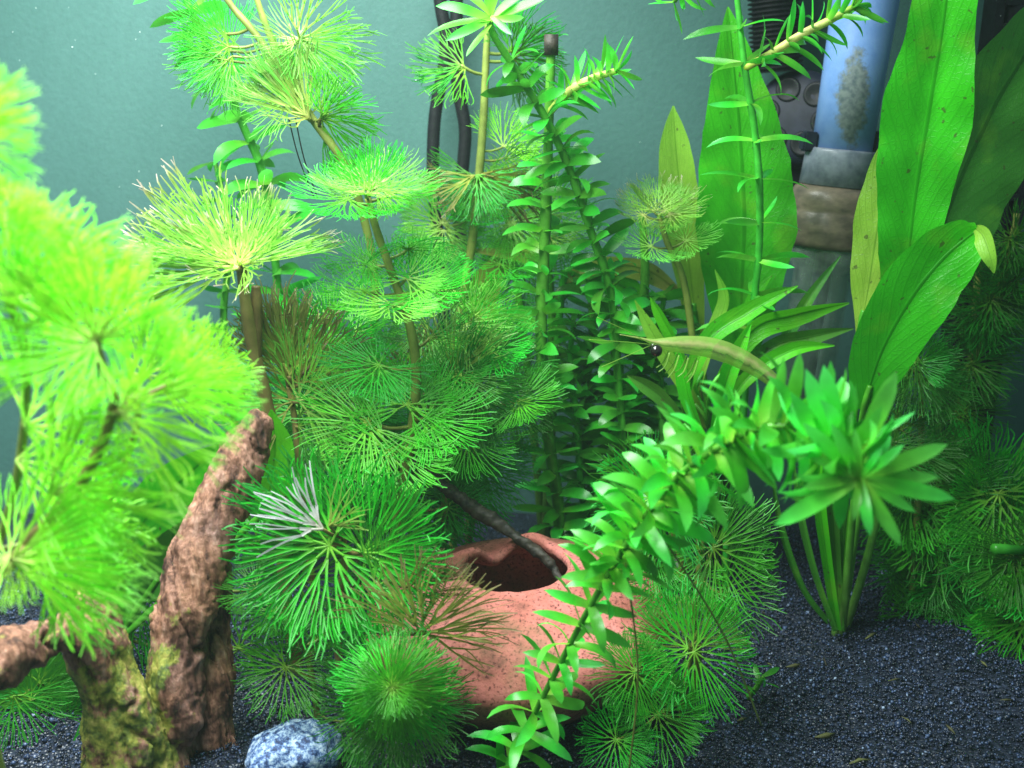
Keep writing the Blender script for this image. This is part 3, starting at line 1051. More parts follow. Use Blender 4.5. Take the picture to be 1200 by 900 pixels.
# speckled stone
m, nt, out = newmat('speckled_stone')
tc = N(nt, 'ShaderNodeTexCoord')
vo = N(nt, 'ShaderNodeTexVoronoi', i_Scale=620.); nt.links.new(tc.outputs['Object'], vo.inputs['Vector'])
nz = N(nt, 'ShaderNodeTexNoise', i_Scale=480., i_Detail=5., i_Roughness=.8); nt.links.new(tc.outputs['Object'], nz.inputs['Vector'])
c = ramp(nt, nz.outputs[0], [(.40, (.008, .018, .07)), (.48, (.06, .13, .34)), (.56, (.36, .48, .66)), (.72, (.7, .76, .84))])
bs = N(nt, 'ShaderNodeBsdfPrincipled', i_Roughness=.5)
nt.links.new(c.outputs[0], bs.inputs['Base Color'])
bp = N(nt, 'ShaderNodeBump', i_Strength=.7, i_Distance=.0008); nt.links.new(nz.outputs[0], bp.inputs['Height']); nt.links.new(bp.outputs[0], bs.inputs['Normal'])
nt.links.new(bs.outputs[0], out.inputs[0])
M['stone'] = m
bm = bmesh.new(); bmesh.ops.create_icosphere(bm, subdivisions=5, radius=1)
for v in bm.verts:
    k = 1 + .22 * noise.noise(v.co * 1.1 + Vector((3, 1, 2))) + .08 * noise.noise(v.co * 3.2) + .035 * noise.noise(v.co * 9)
    v.co = Vector((v.co.x * .0140 * k, v.co.y * .011 * k, v.co.z * .0100 * k))
me = bpy.data.meshes.new('stone'); bm.to_mesh(me); bm.free()
me.polygons.foreach_set('use_smooth', [True] * len(me.polygons))
so = link('stone', me, None, M['stone'])
sc_ = P(350, 962, .304)
so.location = (sc_.x, sc_.y, ground_z(sc_.x, sc_.y) + .0045)
so.rotation_euler = (.1, -.2, .5)
tag(so, 'small blue and white speckled stone on the gravel beside the driftwood', 'stone')

# ================================================================== SWORD PLANTS
b = G(982, 738)
sw = thing('sword_plant', b, 'large sword plant with long broad upright green leaves beside the pipe', 'sword plant')
by = b.y
broad_leaf(sw, [(1040, 420, .385, 8), (1062, 310, .375, 30), (1072, 230, .370, 42), (1088, 130, .365, 53), (1103, 40, .36, 40), (1112, -30, .357, 36), (1120, -90, .355, 10)], M['sword'], [(985, 738, by), (1000, 640, by - .005), (1020, 520, .39)], roll=-8, wave=.10)
broad_leaf(sw, [(1012, 480, .36, 16), (1032, 415, .355, 36), (1068, 350, .350, 44), (1102, 307, .348, 40), (1128, 283, .347, 30), (1143, 272, .347, 16), (1148, 270, .345, 9)], M['sword'], [(987, 738, by), (996, 640, by - .01), (1005, 540, .375)], roll=8, wave=.05)
broad_leaf(sw, [(1143, 268, .347, 4), (1152, 277, .342, 12), (1160, 300, .338, 10), (1165, 320, .338, 1)], M['sword_light'], None, roll=30, wave=.02, label='curled bright leaf tip')
broad_leaf(sw, [(1008, 390, .40, 5), (1018, 330, .40, 20), (1027, 270, .40, 27), (1040, 200, .40, 22), (1050, 150, .40, 4)], M['sword_light'], [(980, 738, by), (985, 640, by), (1000, 500, .40)], roll=-20, wave=.10)
broad_leaf(sw, [(1075, 380, .425, 20), (1098, 290, .425, 50), (1135, 190, .425, 64), (1180, 100, .425, 62), (1235, 20, .425, 40), (1270, -30, .425, 5)], M['sword_dark'], [(990, 738, by + .006), (1020, 640, by + .01), (1050, 500, .42)], roll=28, wave=.08)  # rear leaf in shadow, the shade put into its dark colour
# bare petioles and young narrow leaves of the clump
for i, (pts, hw) in enumerate([([(979, 738), (955, 670), (938, 600), (930, 540)], 5), ([(981, 738), (968, 650), (960, 580), (962, 520)], 8),
                               ([(984, 738), (978, 640), (975, 560), (985, 480)], 9), ([(989, 738), (1002, 640), (1012, 560), (1015, 500)], 6),
                               ([(976, 736), (940, 690), (915, 620), (905, 560)], 5), ([(985, 738), (990, 650), (990, 560), (1000, 500)], 8)]):
    Y = by - .012 + .005 * i
    broad_leaf(sw, [(a, c, Y, hw * k) for (a, c), k in zip(pts, (.8, 1., 1.1, .3))], M['sword'] if i % 2 else M['sword_dark'], None, roll=rnd.uniform(-30, 30), fold=.7, wave=.02)

b2 = G(850, 640)
s2 = thing('sword_plant', b2, 'sword plant with broad upright leaves over many narrow leaves, left of the pipe', 'sword plant')
by2 = b2.y
broad_leaf(s2, [(868, 420, .435, 18), (869, 340, .435, 44), (872, 260, .435, 60), (868, 170, .435, 50), (861, 90, .435, 30), (856, 40, .435, 14), (853, 8, .435, 1)], M['sword'], [(852, 640, by2), (860, 540, .44)], roll=10, wave=.06)
broad_leaf(s2, [(818, 400, .45, 8), (806, 300, .45, 20), (796, 220, .45, 23), (791, 165, .45, 17), (789, 124, .45, 1)], M['sword_light'], [(848, 640, by2), (835, 520, .45)], roll=-10, wave=.04)
nl = [([(830, 500), (795, 440), (765, 390), (744, 352)], 10, 'sword_light', .41), ([(832, 500), (800, 420), (775, 370), (762, 348)], 9, 'sword', .412),
      ([(800, 470), (830, 400), (880, 365), (935, 335)], 13, 'sword', .405), ([(815, 470), (835, 395), (850, 350), (838, 316)], 9, 'sword_light', .42),
      ([(830, 470), (880, 390), (930, 370), (995, 355)], 15, 'sword', .40), ([(840, 470), (900, 410), (950, 395), (1000, 385)], 11, 'sword_dark', .415),
      ([(850, 480), (880, 440), (930, 410), (978, 405)], 10, 'sword', .395), ([(828, 520), (808, 470), (800, 430), (793, 405)], 10, 'sword', .395),
      ([(845, 470), (868, 400), (885, 350), (905, 322)], 10, 'sword', .425), ([(850, 470), (905, 420), (948, 350), (985, 300)], 8, 'sword_dark', .43),
      ([(835, 520), (850, 450), (865, 410), (880, 380)], 11, 'sword', .39), ([(820, 520), (780, 470), (755, 450), (735, 440)], 10, 'sword_dark', .405)]
for pts, hw, mt, Y in nl:
    broad_leaf(s2, [(a, c, Y, hw * k) for (a, c), k in zip(pts, (.5, 1, .95, .08))], M[mt], [(850, 640, by2), ((850 + pts[0][0]) / 2, 570, (by2 + Y) / 2)], roll=rnd.uniform(-40, 40), fold=.5, wave=.05, petr=3)

s3b = G(640, 640)
s3 = thing('sword_plant', s3b, 'pale yellowing sword plant with drooping leaves behind the waterweed stems', 'sword plant')
broad_leaf(s3, [(660, 330, .455, 4), (690, 312, .455, 12), (725, 310, .455, 13), (765, 320, .455, 14), (806, 352, .455, 2)], M['sword_yellow'], [(640, 640, s3b.y), (648, 480, .46)], roll=25, fold=.4)
broad_leaf(s3, [(650, 360, .46, 5), (680, 322, .458, 15), (720, 330, .456, 18), (750, 355, .455, 12), (770, 390, .455, 2)], M['sword'], [(641, 640, s3b.y), (646, 480, .462)], roll=-20, fold=.4)
broad_leaf(s3, [(645, 330, .46, 4), (620, 305, .46, 8), (590, 298, .46, 7), (550, 293, .46, 2)], M['sword_yellow'], [(638, 640, s3b.y), (645, 480, .46)], roll=30, fold=.3)
broad_leaf(s3, [(600, 300, .462, 6), (572, 325, .462, 18), (556, 370, .462, 22), (545, 420, .462, 17), (540, 465, .462, 2)], M['sword_yellow'], [(637, 640, s3b.y), (620, 450, .464)], roll=-15, fold=.3)

# broad-leaved plant behind the driftwood
b4 = P(120, 780, .36); b4.z = ground_z(b4.x, b4.y)
ap = thing('broad_leaf_plant', b4, 'broad smooth green leaves growing low behind the driftwood', 'plant')
for pts, hw, mt in [([(150, 640, .352), (185, 590, .352), (222, 555, .352), (258, 520, .352)], 34, 'sword'), ([(310, 600, .362), (318, 560, .362), (322, 520, .362), (318, 480, .362)], 26, 'sword'),
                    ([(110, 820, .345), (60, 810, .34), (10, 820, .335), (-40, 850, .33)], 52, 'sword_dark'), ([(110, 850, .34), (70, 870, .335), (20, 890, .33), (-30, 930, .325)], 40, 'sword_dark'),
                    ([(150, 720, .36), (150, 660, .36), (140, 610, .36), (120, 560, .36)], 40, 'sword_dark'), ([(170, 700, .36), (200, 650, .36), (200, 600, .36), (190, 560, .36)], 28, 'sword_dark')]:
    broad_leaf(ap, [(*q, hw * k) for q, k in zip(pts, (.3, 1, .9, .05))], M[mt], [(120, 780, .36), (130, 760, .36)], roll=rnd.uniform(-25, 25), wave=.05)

# ================================================================== WATERWEED (whorled narrow leaves)
WG = 'whorled waterweed stems'
e = Plant('waterweed', 'upright thick waterweed stem with a brown cut top and one yellow-stemmed side shoot', 'waterweed',
          [[(646, 47, .43), (643, 150, .43), (638, 290, .43), (634, 390, .43), (641, 500, .43), (655, 600, .43)]], M['stem_green'], 7, WG)
e.leaves(e.main, 24, 50, 5, 'short', ['elo_green', 'elo_green', 'elo_bright'], start=.16, stop=.95, lean=.35)
mb = MB(); c = P(646, 52, .43); mb.tube([c + Vector((0, 0, -.004)), c + Vector((0, 0, .0035))], 8.6 * S(c), 10)
link('cut_end', mb.mesh('cut_end'), e.e, M['twig'])
sh = e.branch([(722, 83, .41), (695, 92, .415), (668, 106, .42), (645, 135, .43)], M['stem_lime'], 5)
e.leaves(sh, 11, 44, 5, 'long', ['elo_bright', 'elo_green'], lean=.7, start=0, stop=.9)

e = Plant('waterweed', 'slanting waterweed stem topped by a bright leafy crown next to the cable', 'waterweed',
          [[(570, -30, .40), (575, 32, .40), (600, 75, .405), (640, 140, .41), (668, 200, .415), (692, 270, .42), (716, 345, .425), (724, 440, .43), (730, 520, .43), (728, 600, .43)]], M['stem_green'], 5, WG)
e.leaves(e.main, 20, 50, 5, 'short', ['elo_green', 'elo_green', 'elo_dark'], start=.12, stop=.97)
for ang, ln, tl in ((188, 78, 10), (165, 70, 25), (212, 62, 20), (238, 58, 25), (20, 74, 10), (42, 66, 15), (-12, 50, 25), (75, 62, 20), (105, 60, 20), (135, 60, 10), (-50, 44, 30)):
    c0 = P(575, 30 - rnd.uniform(0, 14), .398)
    place('leaf', BL['crown', rnd.randrange(4)], e.e, c0, frame_quat(screen_dir(ang, tl), CAM - c0 + Vector((rnd.uniform(-.3, .3), 0, rnd.uniform(0, .5)))), ln * S(c0), M['elo_bright'])

e = Plant('waterweed', 'dark dense waterweed stem behind the slanting one', 'waterweed',
          [[(752, 250, .45), (756, 320, .45), (750, 400, .45), (744, 480, .45), (748, 560, .45)]], M['stem_green'], 6, WG)
e.leaves(e.main, 18, 48, 6, 'short', ['elo_dark', 'elo_green', 'elo_green'], start=.22, stop=.97)
e = Plant('waterweed', 'dark short waterweed stem between the two upright ones', 'waterweed',
          [[(690, 320, .455), (694, 380, .455), (688, 450, .455), (690, 520, .455), (694, 580, .455)]], M['stem_green'], 5, WG)
e.leaves(e.main, 18, 46, 6, 'short', ['elo_dark', 'elo_green'], start=.02, stop=.97)

e = Plant('waterweed', 'low bushy waterweed stem with small leaves right behind the cut one', 'waterweed',
          [[(672, 380, .445), (668, 430, .445), (676, 490, .445), (680, 560, .445)]], M['stem_green'], 4, WG)
e.leaves(e.main, 18, 44, 6, 'short', ['elo_green', 'elo_dark'], start=0, stop=.97)
e = Plant('waterweed', 'short waterweed stem crowded beside the narrow sword leaves', 'waterweed',
          [[(778, 350, .44), (772, 400, .44), (775, 470, .44), (778, 560, .44)]], M['stem_green'], 4, WG)
e.leaves(e.main, 18, 46, 6, 'short', ['elo_green', 'elo_dark'], start=0, stop=.97)

e = Plant('waterweed', 'waterweed stem with short curled oblong leaves against the bare wall', 'waterweed',
          [[(200, -40, .45), (222, 8, .45), (262, 95, .45), (286, 150, .45), (308, 205, .45), (322, 300, .45), (330, 420, .45), (332, 540, .45)]], M['stem_green'], 5, WG)
e.leaves(e.main, 27, 54, 5, 'short', ['elo_green', 'elo_green', 'elo_bright'], start=.03, stop=.95, lean=.2)
e = Plant('waterweed', 'small dark waterweed stem with curled leaves below the yellowish fan leaves', 'waterweed',
          [[(252, 190, .47), (262, 235, .47), (268, 300, .47), (262, 370, .47), (270, 450, .47), (280, 540, .47)]], M['stem_green'], 4, WG)
e.leaves(e.main, 22, 34, 4, 'short', ['elo_green', 'elo_dark'], start=0, stop=.9, lean=.1)

e = Plant('waterweed', 'thin waterweed stem with long sparse leaves and pale jointed side shoot before a sword leaf', 'waterweed',
          [[(858, -50, .405), (864, 0, .405), (873, 80, .405), (884, 150, .408), (890, 220, .41), (889, 300, .415), (878, 400, .42), (868, 520, .425)]], M['stem_green'], 4.3, WG)
e.leaves(e.main, 47, 62, 4, 'long', ['elo_green', 'elo_bright'], start=.09, stop=.6, lean=.15)
sh = e.branch([(1000, 8, .39), (972, 24, .392), (940, 40, .395), (905, 62, .40), (876, 84, .405)], M['stem_lime'], 4.8)
e.leaves(sh, 17, 52, 5, 'long', ['elo_bright', 'elo_green'], lean=.55, start=0, stop=.9)
e.leaves(spline([P(1000, 8, .39), P(990, 14, .39)], 2), 6, 36, 4, 'arch', 'elo_bright', lean=1.3)
sh = e.branch([(790, 2, .40), (805, -20, .40), (830, -40, .403), (858, -50, .405)], M['stem_green'], 4)
e.leaves(sh, 14, 42, 4, 'long', ['elo_green', 'elo_bright'], lean=.5, start=0, stop=.6)

# big arching stem in front
e = Plant('waterweed', 'bright arching waterweed stem bending over the clay pot with a star-shaped tip', 'waterweed',
          [[(1008, 562, .238), (990, 535, .243), (950, 505, .25), (900, 500, .256), (850, 520, .262), (795, 558, .268), (745, 622, .275), (700, 695, .282), (655, 780, .29), (620, 850, .297), (596, 905, .303)]], M['stem_green'], 4.2, WG)
e.leaves(e.main, 17, 86, 7, 'arch', ['elo_bright', 'elo_bright', 'elo_green'], start=.03, stop=.52, lean=.45, grow=lambda t: 1.12 - .5 * t)
e.leaves(e.main, 31, 64, 5, 'arch', ['elo_bright', 'elo_green'], start=.53, stop=.97, lean=.4)
tipc = P(1008, 560, .236)
for i in range(16):
    a = i * 137.5
    tl = (-5, 8, 26, 45)[i % 4]
    ax = screen_dir(a, tl)
    place('leaf', BL['crown', i % 4], e.e, tipc, frame_quat(ax, (CAM - tipc)), (98 - .7 * tl) * rnd.uniform(.7, 1.2) * S(tipc), M['elo_bright'])
for i in range(7):   # the fan of leaves standing up over the tip
    ax = screen_dir(60 + 11 * i + rnd.uniform(-5, 5), rnd.uniform(-25, 20))
    place('leaf', BL['crown', i % 4], e.e, P(1000 - 3 * i, 548, .242), frame_quat(ax, (CAM - tipc)), rnd.uniform(105, 132) * S(tipc), M['elo_bright'])
for (x0, y0, x1, y1, Y) in ((733, 660, 737, 905, .285), (770, 620, 892, 850, .29)):
    mb = MB(); p0, p1 = P(x0, y0, Y - .012), P(x1, y1, Y)
    mb.tube(spline([p0, p0.lerp(p1, .5) + Vector((.003, 0, 0)), p1], 6), .0003, 5)
    link('root', mb.mesh('root'), e.e, M['stem_olive'])
# tiny seedling on the gravel
e = Plant('seedling', 'tiny green seedling on the bare black gravel', 'seedling', [[(895, 792, .345), (885, 808, .347), (876, 818, .35)]], M['stem_green'], 3)
e.leaves(e.main, 12, 22, 3, 'short', 'elo_green', start=0, stop=.6)

# ================================================================== FAN-LEAVED WATER PLANTS
CG = 'feathery fan-leaved water plants'


def cab(label, stems, smat='stem_olive', r=4.5):
    return Plant('fanwort', label, 'fanwort', stems, M[smat], r, CG)


# --- bright foreground bunch on the left
c = cab('bright lime fanwort in front of the driftwood with a brown-jointed stem', [[(112, 398, .215), (122, 440, .218), (132, 482, .222), (92, 570, .226), (18, 652, .23), (-60, 760, .235)]], 'stem_brown', 7)
c.k = .97
for a in [(112, 400, .213, 78, 150, 25, 0, 'third'), (112, 400, .214, 40, 130, 15, -10, 'third'), (108, 404, .216, 150, 150, 20, 0, 'third'), (112, 404, .212, 200, 120, 20, 40, 'half'),
          (195, 452, .225, 26, 128, 5, 10, 'third'), (195, 458, .222, 8, 118, 15, 30, 'third'), (140, 482, .216, 2, 165, 15, 10, 'third'), (136, 486, .222, -20, 110, 10, 50, 'half'), (150, 470, .228, 45, 115, 0, 10, 'third'),
          (60, 574, .222, 15, 175, 10, 20, 'third'),
          (16, 655, .220, 14, 180, 8, 10, 'third'), (14, 655, .226, -6, 172, 12, 10, 'brush'), (10, 660, .222, -40, 66, 20, 20, 'third'), (10, 655, .219, 170, 120, 10, 20, 'half')]:
    c.fan(*a, mat='cab_bright')
for a in [(18, 660, .236, 0, 160, 0, 10, 'brush'), (62, 620, .245, 4, 135, 0, 0, 'half'), (20, 640, .24, -25, 90, 0, 0, 'third')]:
    c.fan(*a, mat='cab_bright')
c = cab('tall lime fanwort at the glass left of the driftwood', [[(-70, 60, .205), (-40, 150, .21), (-20, 260, .215), (5, 340, .22), (30, 420, .226), (20, 560, .232), (-30, 760, .236)]], 'stem_olive', 6)
c.k = .97
for a in [(-40, 150, .200, 32, 92, 10, 20, 'third'), (-40, 165, .203, -4, 94, 0, 20, 'third'), (-40, 140, .204, 60, 90, 0, 0, 'third'), (-15, 262, .21, 30, 105, 10, 20, 'third'), (0, 225, .212, 5, 60, 10, 50, 'half'),
          (10, 345, .214, 52, 165, 0, 20, 'third'), (10, 345, .216, 92, 140, 10, 0, 'third'), (15, 352, .22, 22, 150, 5, 40, 'half'), (50, 372, .222, 66, 135, 0, 0, 'brush'), (60, 370, .222, 50, 135, 0, 0, 'brush'),
          (30, 500, .228, 12, 180, 0, 20, 'half'), (20, 540, .23, -5, 175, 0, 0, 'third'), (40, 630, .24, 0, 140, 0, 0, 'brush')]:
    c.fan(*a, mat='cab_bright')
c = cab('green fanwort behind the lime ones and beside the broken driftwood top', [[(150, 420, .27), (160, 500, .28), (120, 600, .30), (90, 680, .33), (60, 800, .345)]], 'stem_olive', 5)
c.k = .97
for a in [(170, 440, .268, 40, 120, 0, 20, 'half'), (205, 455, .27, 22, 98, 0, 30, 'third'), (235, 440, .28, 22, 84, 0, 0, 'third')]:
    c.fan(*a, mat='cab_bright')

# --- yellowish one with pinkish brown tips
c = cab('yellowish fanwort whose fan leaves have brown and pinkish tips', [[(283, 314, .355), (287, 350, .356), (297, 410, .36), (318, 500, .365), (330, 600, .37)], [(300, 335, .36), (300, 360, .36), (303, 420, .36)]], 'stem_brown', 8)
c.whorl(280, 312, .355, 112, n=4, elev=32, lean=(0, -.25), mat='cab_yellow', off=.03, az0=20)
c.whorl(280, 312, .355, 85, n=2, elev=58, lean=(0, -.2), var='third', mat='cab_yellow', off=.03)
for a in [(278, 312, .352, 158, 126, 15, 20, 'third'), (278, 314, .350, 176, 120, 20, 50, 'brush')]:
    c.fan(*a, mat='cab_yellow')
c = cab('reddish brown withered fanwort beside the yellowish one', [[(338, 452, .368), (345, 490, .37), (352, 560, .372), (360, 640, .374)]], 'stem_brown', 4)
for a in [(340, 440, .365, 88, 105, 10, 0, 'brush', 'cab_brown'), (336, 440, .366, 115, 95, 10, 0, 'brush', 'cab_brown'), (350, 450, .366, 60, 95, 10, 0, 'half', 'cab_brown'), (350, 470, .364, 30, 85, 10, 0, 'half', 'cab_pale'), (345, 470, .368, 150, 90, 10, 0, 'half', 'cab_brown'), (360, 430, .372, 70, 90, 0, 0, 'half', 'cab_green'), (385, 400, .375, 60, 70, 0, 0, 'half', 'cab_green'), (350, 500, .366, 0, 70, 10, 0, 'half', 'cab_dark')]:
    c.fan(*a)

# --- main middle one
c = cab('tall green fanwort with bowl-shaped top standing before the cable', [[(431, 232, .36), (442, 272, .36), (462, 328, .36), (481, 385, .36), (488, 440, .36), (483, 500, .36), (470, 580, .36), (455, 680, .36)]], 'stem_olive', 5.5)
c.whorl(432, 232, .36, 74, n=2, elev=14, lean=(0, -.45), var='wide', mat=['cab_green', 'cab_pale'], off=.30, az0=5)
c.whorl(432, 230, .358, 66, n=2, elev=30, lean=(0, -.35), var='wide', mat='cab_pale', off=.22, az0=80)
c.whorl(432, 226, .36, 60, n=2, elev=50, lean=(0, -.2), var='third', mat='cab_green', off=.05)
for a in [(432, 308, .362, 175, 62, 5, 62, 'wide', 'cab_dark'), (478, 292, .362, 15, 64, 5, 62, 'wide', 'cab_dark')]:
    c.fan(*a[:8], mat=a[8])
c.whorl(463, 338, .356, 72, n=2, elev=6, lean=(0, -.75), var='wide', mat='cab_green', off=.42, az0=8)
c.whorl(465, 345, .354, 64, n=2, elev=10, lean=(0, -.7), var='wide', mat=['cab_green', 'cab_pale'], off=.36, az0=75)
c.whorl(466, 492, .354, 82, n=2, elev=8, lean=(0, -.8), var='wide', mat='cab_green', off=.38, az0=0)
c.whorl(466, 500, .352, 78, n=2, elev=10, lean=(0, -.9), var='wide', mat=['cab_green', 'cab_dark'], off=.36, az0=80)
c.whorl(476, 415, .36, 66, n=2, elev=10, lean=(0, -.6), var='wide', mat='cab_dark', off=.5, az0=30)

# --- upper left long stems
c = cab('long brown-stemmed fanwort leaning across the wall with loose pale fans', [[(250, -30, .40), (270, 5, .40), (298, 38, .40), (330, 82, .40), (368, 142, .40), (402, 190, .40), (425, 250, .405), (440, 340, .41), (430, 460, .415), (420, 580, .42)], [(292, -30, .398), (308, 20, .398), (325, 65, .399), (332, 84, .40)]], 'stem_olive', 4.6)
for a in [(268, 55, .40, 190, 66, 5, 10, 'half', 'cab_green'), (262, 70, .40, 215, 62, 5, 0, 'half', 'cab_green'), (270, 60, .402, 155, 60, 5, 20, 'half', 'cab_green'), (272, 66, .398, 250, 58, 5, 0, 'brush', 'cab_green'), (266, 40, .402, 230, 70, 5, 0, 'half', 'cab_green'),
          (351, 46, .398, 8, 92, 5, 40, 'half', 'cab_pale'), (351, 46, .398, -20, 80, 5, 10, 'brush', 'cab_pale'), (351, 46, .398, 165, 62, 5, 50, 'sparse', 'cab_pale'), (352, 48, .398, -75, 50, 5, 0, 'sparse', 'cab_pale'),
          (376, 138, .396, -5, 80, 5, 35, 'half', 'cab_green'), (376, 138, .396, 15, 80, 5, 55, 'sparse', 'cab_green'), (378, 136, .396, 60, 46, 5, 50, 'sparse', 'cab_pale'),
          (362, 138, .394, 125, 88, 5, 0, 'brush', 'cab_gold'), (358, 135, .394, 140, 92, 5, 30, 'brush', 'cab_gold'), (360, 138, .396, 105, 82, 5, 0, 'brush', 'cab_pale'), (345, 112, .396, 165, 66, 5, 20, 'half', 'cab_pale'), (362, 140, .395, 155, 80, 5, 60, 'sparse', 'cab_gold')]:
    c.fan(*a[:8], mat=a[8])
mb = MB()
for x0, x1 in ((338, 368), (346, 372)):
    mb.tube(spline([P(x0, 138, .396), P((x0 + x1) / 2 - 3, 185, .396), P(x1, 232, .398)], 6), .00025, 5)
link('hair_root', mb.mesh('hair_root'), c.e, M['rubber'])

# --- stem beside the cable
c = cab('thin upright fanwort beside the cable with drooping dark leaves half way up', [[(572, 20, .455), (569, 80, .455), (567, 130, .455), (562, 198, .455), (553, 285, .455), (535, 400, .455), (528, 520, .46)]], 'stem_olive', 5)
for a in [(545, 80, .453, 185, 68, 5, 45, 'half', 'cab_green'), (540, 76, .452, 200, 58, 5, 30, 'brush', 'cab_dark'), (598, 60, .458, 30, 72, 5, 35, 'half', 'cab_green'), (600, 68, .458, 0, 70, 5, 40, 'half', 'cab_dark'), (600, 60, .458, 80, 46, 5, 30, 'half', 'cab_green'),
          (560, 205, .45, -85, 62, 15, 10, 'half', 'cab_dark'), (556, 206, .45, 205, 66, 10, 30, 'brush', 'cab_brown'), (566, 204, .45, -20, 80, 10, 40, 'brush', 'cab_brown'), (556, 206, .452, 235, 60, 10, 20, 'half', 'cab_dark'), (566, 206, .452, -50, 66, 10, 10, 'half', 'cab_dark'), (590, 172, .458, 60, 50, 0, 0, 'half', 'cab_bright'), (592, 185, .458, -10, 50, 0, 30, 'half', 'cab_bright')]:
    c.fan(*a[:8], mat=a[8])
c = cab('lacy yellow-green fanwort low behind the cable loop', [[(598, 235, .47), (590, 290, .47), (575, 360, .47), (560, 460, .47), (555, 560, .47)], [(520, 255, .465), (535, 300, .465), (552, 360, .467), (566, 420, .47)]], 'stem_olive', 3.5)
for a in [(518, 262, .463, 90, 52, 5, 0, 'wide', 'cab_pale'), (522, 262, .463, 0, 55, 5, 20, 'half', 'cab_pale'), (515, 268, .463, 190, 58, 5, 20, 'half', 'cab_green'), (520, 270, .462, -90, 46, 5, 0, 'half', 'cab_pale'),
          (598, 262, .466, 20, 70, 5, 10, 'wide', 'cab_pale'), (598, 262, .466, 160, 60, 5, 20, 'wide', 'cab_pale'), (600, 260, .466, -70, 55, 5, 0, 'half', 'cab_pale'), (640, 250, .468, 20, 66, 5, 0, 'wide', 'cab_green'), (610, 215, .468, 70, 50, 5, 0, 'half', 'cab_bright'), (650, 280, .47, 0, 60, 5, 0, 'wide', 'cab_pale'), (620, 320, .47, 10, 60, 5, 0, 'wide', 'cab_green')]:
    c.fan(*a[:8], mat=a[8])
for (x, y, R) in ((560, 250, 46), (600, 305, 54), (545, 335, 50), (585, 365, 56), (630, 290, 50)):
    c.whorl(x, y, .462, R, n=2, elev=10, lean=(0, -.6), var='wide', mat=['cab_pale', 'cab_green'], off=.35)
c = cab('forked fanwort with two long leaf stalks under the lacy one', [[(527, 412, .40), (530, 470, .40), (525, 540, .40), (520, 620, .40)]], 'stem_olive', 4)
for a in [(508, 372, .398, 120, 60, 5, 20, 'half', 'cab_green'), (552, 375, .398, 40, 70, 5, 30, 'half', 'cab_green'), (555, 372, .398, 0, 72, 5, 45, 'half', 'cab_pale'), (545, 380, .396, -60, 55, 10, 0, 'half', 'cab_pale'), (500, 380, .397, 200, 60, 10, 20, 'half', 'cab_green'),
          (535, 450, .392, 20, 85, 10, 10, 'half', 'cab_dark'), (545, 460, .39, 0, 80, 10, 0, 'half', 'cab_dark'), (530, 440, .39, 60, 80, 10, 0, 'brush', 'cab_gold'), (520, 450, .39, 150, 80, 10, 0, 'brush', 'cab_brown'), (550, 450, .395, -40, 80, 10, 0, 'wide', 'cab_dark'), (540, 470, .386, 90, 70, 10, 0, 'brush', 'cab_dark'), (470, 430, .40, 100, 70, 0, 0, 'half', 'cab_dark'), (440, 450, .405, 110, 80, 0, 0, 'half', 'cab_dark')]:
    c.fan(*a[:8], mat=a[8])
for (x, y, R) in ((505, 430, 58), (560, 425, 60), (585, 470, 58), (530, 500, 62)):
    c.whorl(x, y, .392, R, n=2, elev=10, lean=(0, -.7), var='wide', mat=['cab_green', 'cab_dark'], off=.4)
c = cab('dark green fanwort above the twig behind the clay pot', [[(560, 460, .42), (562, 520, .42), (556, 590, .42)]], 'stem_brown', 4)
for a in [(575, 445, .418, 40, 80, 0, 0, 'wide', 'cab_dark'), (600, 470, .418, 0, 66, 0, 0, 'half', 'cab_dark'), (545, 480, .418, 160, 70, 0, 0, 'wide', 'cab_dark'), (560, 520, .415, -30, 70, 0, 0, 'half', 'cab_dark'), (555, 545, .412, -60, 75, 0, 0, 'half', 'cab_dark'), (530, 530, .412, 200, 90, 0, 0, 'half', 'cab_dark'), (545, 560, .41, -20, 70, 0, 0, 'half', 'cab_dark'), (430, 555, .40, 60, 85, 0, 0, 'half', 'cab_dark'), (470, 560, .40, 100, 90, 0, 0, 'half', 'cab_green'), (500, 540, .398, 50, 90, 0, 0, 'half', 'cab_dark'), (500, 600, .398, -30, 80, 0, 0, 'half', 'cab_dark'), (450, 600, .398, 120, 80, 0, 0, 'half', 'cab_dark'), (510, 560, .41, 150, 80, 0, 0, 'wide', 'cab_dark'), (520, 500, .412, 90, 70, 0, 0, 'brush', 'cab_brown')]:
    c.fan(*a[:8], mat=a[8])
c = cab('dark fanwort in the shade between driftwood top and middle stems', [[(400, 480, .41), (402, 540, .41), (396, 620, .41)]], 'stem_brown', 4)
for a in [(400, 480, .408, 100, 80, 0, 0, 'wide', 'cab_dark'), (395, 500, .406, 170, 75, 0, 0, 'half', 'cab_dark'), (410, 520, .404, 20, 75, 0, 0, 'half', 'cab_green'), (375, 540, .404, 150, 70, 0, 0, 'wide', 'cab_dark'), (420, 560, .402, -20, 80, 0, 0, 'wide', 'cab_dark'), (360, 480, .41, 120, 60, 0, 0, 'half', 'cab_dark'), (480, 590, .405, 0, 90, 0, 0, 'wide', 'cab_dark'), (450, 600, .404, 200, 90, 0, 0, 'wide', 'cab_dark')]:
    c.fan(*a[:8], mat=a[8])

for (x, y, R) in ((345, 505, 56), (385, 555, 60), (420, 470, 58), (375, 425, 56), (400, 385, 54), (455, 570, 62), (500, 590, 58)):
    c.whorl(x, y, .392, R, n=2, elev=10, lean=(0, -.7), var='wide', mat=['cab_green', 'cab_dark'], off=.4)

